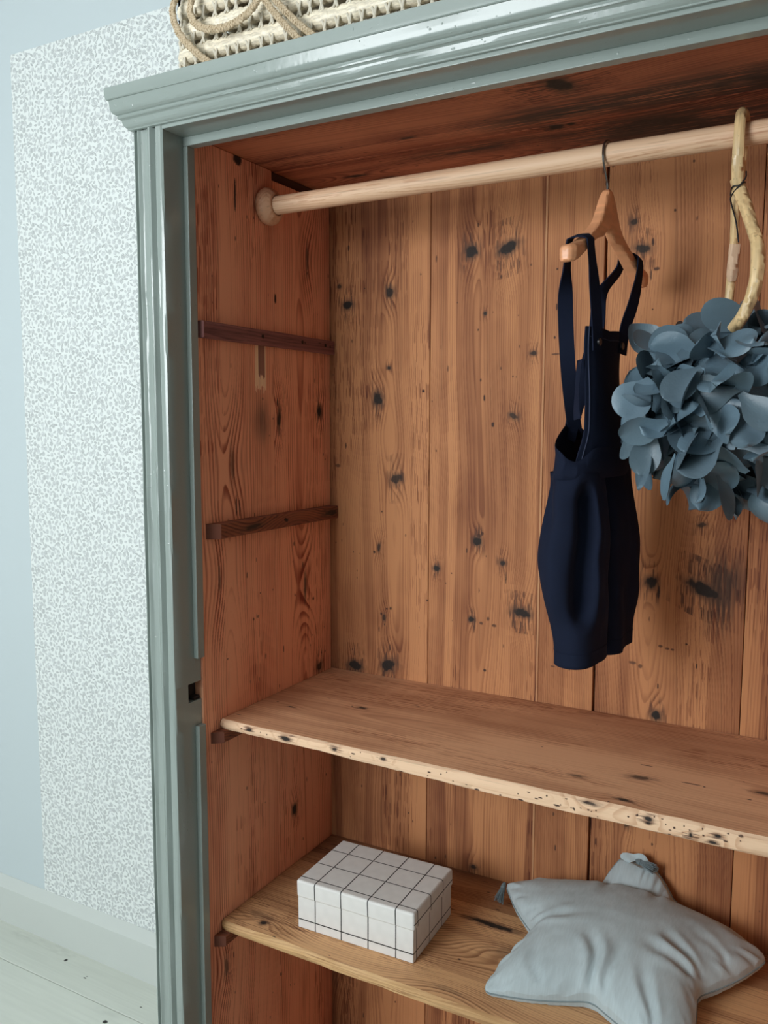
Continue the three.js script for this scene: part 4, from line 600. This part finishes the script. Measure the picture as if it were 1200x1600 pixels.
// ------------------------------------------------------------------ white gift box with a black grid
{
  const Y2 = 0.6074, b = thing('gift_box', 'white lidded box with thin black grid lines on the lower shelf', 'box', [0.2715, Y2, 0.2655], 0.028);
  const P = 0.0585, N = 512;
  const gridTex = tile(N, (u, v) => { const l = (q) => { const d = Math.min(q, 1 - q) * P; return 1 - sm(0.0008, 0.0013, d + (noise(u * 40, v * 40, 3) - 0.5) * 0.0002); }; const k = Math.max(l(u), l(v)), t = 1 + 0.03 * (pnoise(u * 5, v * 5, 5, 61) - 0.5); return [lerp(222 * t, 24, k), lerp(220 * t, 24, k), lerp(216 * t, 26, k)]; }, true, P);
  const crumple = tile(256, (u, v) => 128 + 70 * (pnoise(u * 6, v * 6, 6, 62) - 0.5) + 40 * (pnoise(u * 22, v * 14, 22, 63) - 0.5), false, 0.16);
  const m = new THREE.MeshStandardMaterial({ map: gridTex, bumpMap: crumple, bumpScale: 0.0012, roughness: 0.55 });
  const w = 0.128, dpt = 0.0915, wob = (g, a) => { const p = g.attributes.position; for (let i = 0; i < p.count; i++) { const x = p.getX(i), y = p.getY(i), z = p.getZ(i); p.setXYZ(i, x + (noise(y * 60, z * 30, 71) - 0.5) * a, y + (y > 0.09 ? (noise(x * 25, z * 25, 72) - 0.5) * a : 0), z + (noise(x * 30, y * 60, 73) - 0.5) * a); } return g; };
  const mk = (xs, ys, zs, c, off, fs = 0) => { const q = new RoundedBoxGeometry(xs[1] - xs[0], ys[1] - ys[0], zs[1] - zs[0], 3, c); q.translate((xs[0] + xs[1]) / 2, (ys[0] + ys[1]) / 2, (zs[0] + zs[1]) / 2); metreUV(q, off, fs); return q; };
  part('box_base', wob(mk([-w + 0.0022, w - 0.0022], [0, 0.09], [-dpt + 0.0022, dpt - 0.0022], 0.0022, [-w + 0.042 - P, 0.0185, dpt - 0.016]), 0.0008), m, b);
  part('box_lid', wob(mk([-w, w], [0.0635, 0.0985], [-dpt, dpt], 0.005, [-w + 0.042 - P, 0.0765 - P - 0.0005, dpt - 0.016], 0.0245), 0.0012), m, b);
}

// ------------------------------------------------------------------ star cushion
{
  const a = 0.1194, C = V(0.7208, 0.6385, 0.1604), O = V(0.7208, 0.607, 0.1604);
  const s = thing('star_cushion', 'pale blue grey star shaped cushion with tassels lying on the lower shelf', 'cushion', [O.x, O.y, O.z]);
  const out = [[0.034, 0.2], [-0.022, 0.206], [-0.0628, 0.1303], [-0.2458, 0.083], [-0.1395, -0.0416], [-0.1779, -0.2105], [-0.0021, -0.1515], [0.157, -0.219], [0.155, -0.0665], [0.2535, 0.0749], [0.0799, 0.1445]];
  // boundary points: straight-ish sides with rounded tips and inner corners
  const poly = []; for (let i = 0; i < 11; i++) { const p = out[i], q = out[(i + 1) % 11]; for (let k = 0; k < (i ? 26 : 12); k++) { const t = k / 26, nx = -(q[1] - p[1]), ny = q[0] - p[0], bow = (i ? 0.045 : -0.15) * Math.sin(Math.PI * t); poly.push([lerp(p[0], q[0], t) - nx * bow, lerp(p[1], q[1], t) - ny * bow]); } }
  let sp = poly; for (let it = 0; it < 5; it++) sp = sp.map((p, i) => { const A = sp[(i + sp.length - 1) % sp.length], B = sp[(i + 1) % sp.length]; return [(A[0] + 2 * p[0] + B[0]) / 4, (A[1] + 2 * p[1] + B[1]) / 4]; });
  const NB = sp.length, inside = (x, y) => { let c = false; for (let i = 0, j = NB - 1; i < NB; j = i++) { const [xi, yi] = sp[i], [xj, yj] = sp[j]; if ((yi > y) !== (yj > y) && x < (xj - xi) * (y - yi) / (yj - yi) + xi) c = !c; } return c; };
  const G = 120, S = 0.30, U = new Float32Array(G * G), msk = new Uint8Array(G * G);
  for (let j = 0; j < G; j++) for (let i = 0; i < G; i++) msk[j * G + i] = inside((i / (G - 1) * 2 - 1) * S, (j / (G - 1) * 2 - 1) * S) ? 1 : 0;
  for (let it = 0; it < 900; it++) for (let j = 1; j < G - 1; j++) for (let i = 1; i < G - 1; i++) { const k = j * G + i; if (msk[k]) { const t = (U[k - 1] + U[k + 1] + U[k - G] + U[k + G] + 1) / 4; U[k] += 1.75 * (t - U[k]); } }
  let um = 0; for (const x of U) um = Math.max(um, x);
  const hgt = (x, y) => { const fx = clamp((x / S + 1) / 2 * (G - 1), 0, G - 1.001), fy = clamp((y / S + 1) / 2 * (G - 1), 0, G - 1.001), i = Math.floor(fx), j = Math.floor(fy), u = fx - i, v = fy - j, k = j * G + i; return Math.sqrt(Math.max(0, (U[k] * (1 - u) + U[k + 1] * u) * (1 - v) + (U[k + G] * (1 - u) + U[k + G + 1] * u) * v) / um); };
  const e2 = V(0, Math.sin(a), -Math.cos(a)), n0 = V(0, Math.cos(a), Math.sin(a)), q0 = 0.095, rb = 0.05, maxA = 1.18;
  const place = (x, q, h) => { // the tip by the back board bends up against it
    const p = C.clone().add(V(x, 0, 0)); let nn = n0.clone();
    if (q <= q0) p.addScaledVector(e2, q); else {
      const th = Math.min(maxA, (q - q0) / rb), dir = e2.clone().multiplyScalar(Math.cos(th)).addScaledVector(n0, Math.sin(th));
      p.addScaledVector(e2, q0 + rb * Math.sin(th)).addScaledVector(n0, rb * (1 - Math.cos(th))); nn = n0.clone().multiplyScalar(Math.cos(th)).addScaledVector(e2, -Math.sin(th));
      const over = q - q0 - maxA * rb; if (over > 0) p.addScaledVector(dir, over);
    }
    return p.addScaledVector(nn, h).sub(O);
  };
  const folds = [[0.06, -0.05, 0.155, -0.0665, 0.010], [0.085, 0.0, 0.15, -0.05, 0.008], [-0.03, -0.05, -0.0021, -0.1515, 0.012], [0.02, -0.06, 0.03, -0.16, 0.006], [-0.05, -0.02, -0.1395, -0.0416, 0.007], [-0.03, 0.06, -0.0628, 0.1303, 0.006], [0.04, 0.07, 0.0799, 0.1445, 0.008], [0.13, 0.03, 0.2, 0.0, 0.004], [-0.12, -0.1, -0.09, -0.17, 0.005], [0.075, -0.07, 0.1, -0.19, 0.007]];
  const crease = (x, y) => { let d = 0; for (const [ax, ay, bx, by, amp] of folds) { const L2 = (bx - ax) ** 2 + (by - ay) ** 2, t = ((x - ax) * (bx - ax) + (y - ay) * (by - ay)) / L2, tc = clamp(t), px = ax + tc * (bx - ax) + 0.008 * Math.sin(tc * 5 + ax * 40), py = ay + tc * (by - ay), e = Math.hypot(x - px, y - py), w = 0.005 + 0.008 * (1 - tc); d -= amp * (0.25 + 0.75 * tc) * sm(-0.3, 0.3, t) * Math.exp(-(e * e) / (w * w)); d += amp * 0.35 * sm(0, 0.5, t) * Math.exp(-((e - w * 1.9) ** 2) / (w * w)); } return d; };
  const RN = 40, side = (sg) => {
    const rows = []; for (let i = 0; i <= RN; i++) { const f = 1 - Math.pow(1 - i / RN, 1.6), row = []; for (let j = 0; j < NB; j++) {
      const x = sp[j][0] * f, y = sp[j][1] * f; let h = hgt(x, y), edge = 1 - f;
      const puck = (noise(j * 0.5, sg + 2, 81) - 0.5) * 0.008 * Math.exp(-Math.pow((edge - 0.05) / 0.07, 2)) * (sg > 0 ? 1 : 0.6);
      const wr = (fbm(x * 13, y * 13, 82) - 0.5) * 0.007 * Math.min(1, edge * 5) + (sg > 0 ? crease(x, y) * Math.min(1, edge * 8) : 0);
      let z = sg > 0 ? 0.072 * Math.pow(h, 0.95) + wr + puck : -Math.min(0.028, 0.04 * Math.pow(h, 0.85)) + puck * 0.5; if (i === RN) z = 0;
      const q = place(x, y, z); if (q.y < 0.0012) q.y = 0.0012; q.z = Math.max(q.z, 0.005 - O.z); row.push(q); } rows.push(row); }
    return grid(rows, { closeU: true, crease: 'smooth', flip: sg < 0, uv: (i, j) => { const f = 1 - Math.pow(1 - i / RN, 1.6); return [sp[j][0] * f, sp[j][1] * f]; } });
  };
  const weave = tile(256, (u, v) => 128 + 44 * Math.sin(u * 256 * 1.57) * Math.sin(v * 256 * 1.57) + 60 * (pnoise(u * 100, v * 18, 100, 83) - 0.5), false, 0.06);
  const tint = tile(256, (u, v) => { const t = 1 + 0.05 * (pnoise(u * 7, v * 7, 7, 84) - 0.5) + 0.05 * (pnoise(u * 110, v * 20, 110, 85) - 0.5); return [178 * t, 191 * t, 194 * t]; }, true, 0.2);
  const cloth = new THREE.MeshPhysicalMaterial({ map: tint, bumpMap: weave, bumpScale: 0.00025, roughness: 0.9, sheen: 0.15, sheenColor: new THREE.Color(0.6, 0.65, 0.68), sheenRoughness: 0.6 });
  const body = part('cover', merge([side(1), side(-1)]), cloth, s);
  // seam flange
  const P = sp.map(([x, y]) => place(x, y, 0)); for (const q of P) q.y = Math.max(q.y, 0.0022); P.push(P[0].clone());
  part('seam', tube(P.filter((_, i) => i % 3 === 0 || i === P.length - 1), 0.0016, 300, 6), new THREE.MeshStandardMaterial({ color: new THREE.Color().setRGB(0.2, 0.25, 0.26), roughness: 0.9 }), body);
  const tm = new THREE.MeshStandardMaterial({ color: new THREE.Color().setRGB(0.17, 0.215, 0.23), roughness: 0.85 });
  const tassel = (at, dir, len) => { // a bundle of strands under a bound neck
    const list = [], r = rng(len * 1e5 | 0), D = V(...dir).normalize(), A = V(...at), sx = new THREE.Vector3().crossVectors(D, V(0.3, 0.2, 1)).normalize(), sy = new THREE.Vector3().crossVectors(D, sx);
    for (let i = 0; i < 40; i++) { const ph = i * 2.4, q = Math.sqrt((i + 0.5) / 40), o = sx.clone().multiplyScalar(Math.cos(ph) * q).addScaledVector(sy, Math.sin(ph) * q), l = len * (0.86 + r() * 0.18); list.push(tube([A.clone().addScaledVector(o, 0.0015), A.clone().addScaledVector(D, len * 0.12).addScaledVector(o, 0.0042), A.clone().addScaledVector(D, len * 0.3).addScaledVector(o, 0.0046), A.clone().addScaledVector(D, l).addScaledVector(o, 0.0105)], 0.00075, 7, 4)); }
    list.push(tube([A.clone().addScaledVector(D, len * 0.2), A.clone().addScaledVector(D, len * 0.27)], 0.0055, 4, 10)); return merge(list);
  };
  const t1 = place(-0.243, 0.081, 0.004), t0 = place(0.004, 0.205, 0.008), t4 = place(0.2525, 0.0745, 0.003), t2 = place(-0.177, -0.209, 0.004);
  part('tassel', tassel([t1.x - 0.004, t1.y, t1.z], [-0.1, -0.72, 0.55], Math.min(0.04, t1.y * 1.1)), tm, s, 'grey thread tassel on the left point');
  part('tassel', tassel([t0.x, t0.y + 0.002, t0.z + 0.004], [0.75, -0.05, 0.25], 0.042), tm, s, 'grey thread tassel on the point against the back');
  // loose folded tip of the cover at the back point
  const fl = []; for (let i = 0; i <= 6; i++) { const row = []; for (let j = 0; j <= 18; j++) { const u = j / 18, v = i / 6, an = lerp(2.7, -0.3, u), rr = 0.015 + v * 0.017 + 0.004 * Math.sin(u * 17) * v; row.push(V(t0.x + 0.003 + Math.cos(an) * rr * 1.15, t0.y - 0.012 + Math.sin(an) * rr * 0.85, t0.z + 0.006 - v * 0.004 + 0.003 * Math.sin(u * 11 + v * 2))); } fl.push(row); }
  cloth2: { const m2 = cloth.clone(); m2.side = THREE.DoubleSide; part('folded_tip', grid(fl, { crease: 'smooth', uv: (i, j, p) => [p.x, p.y] }), m2, s); }
}


scene.traverse((o) => { if (o.isMesh) { o.castShadow = true; o.receiveShadow = true; } });
renderer.render(scene, camera);
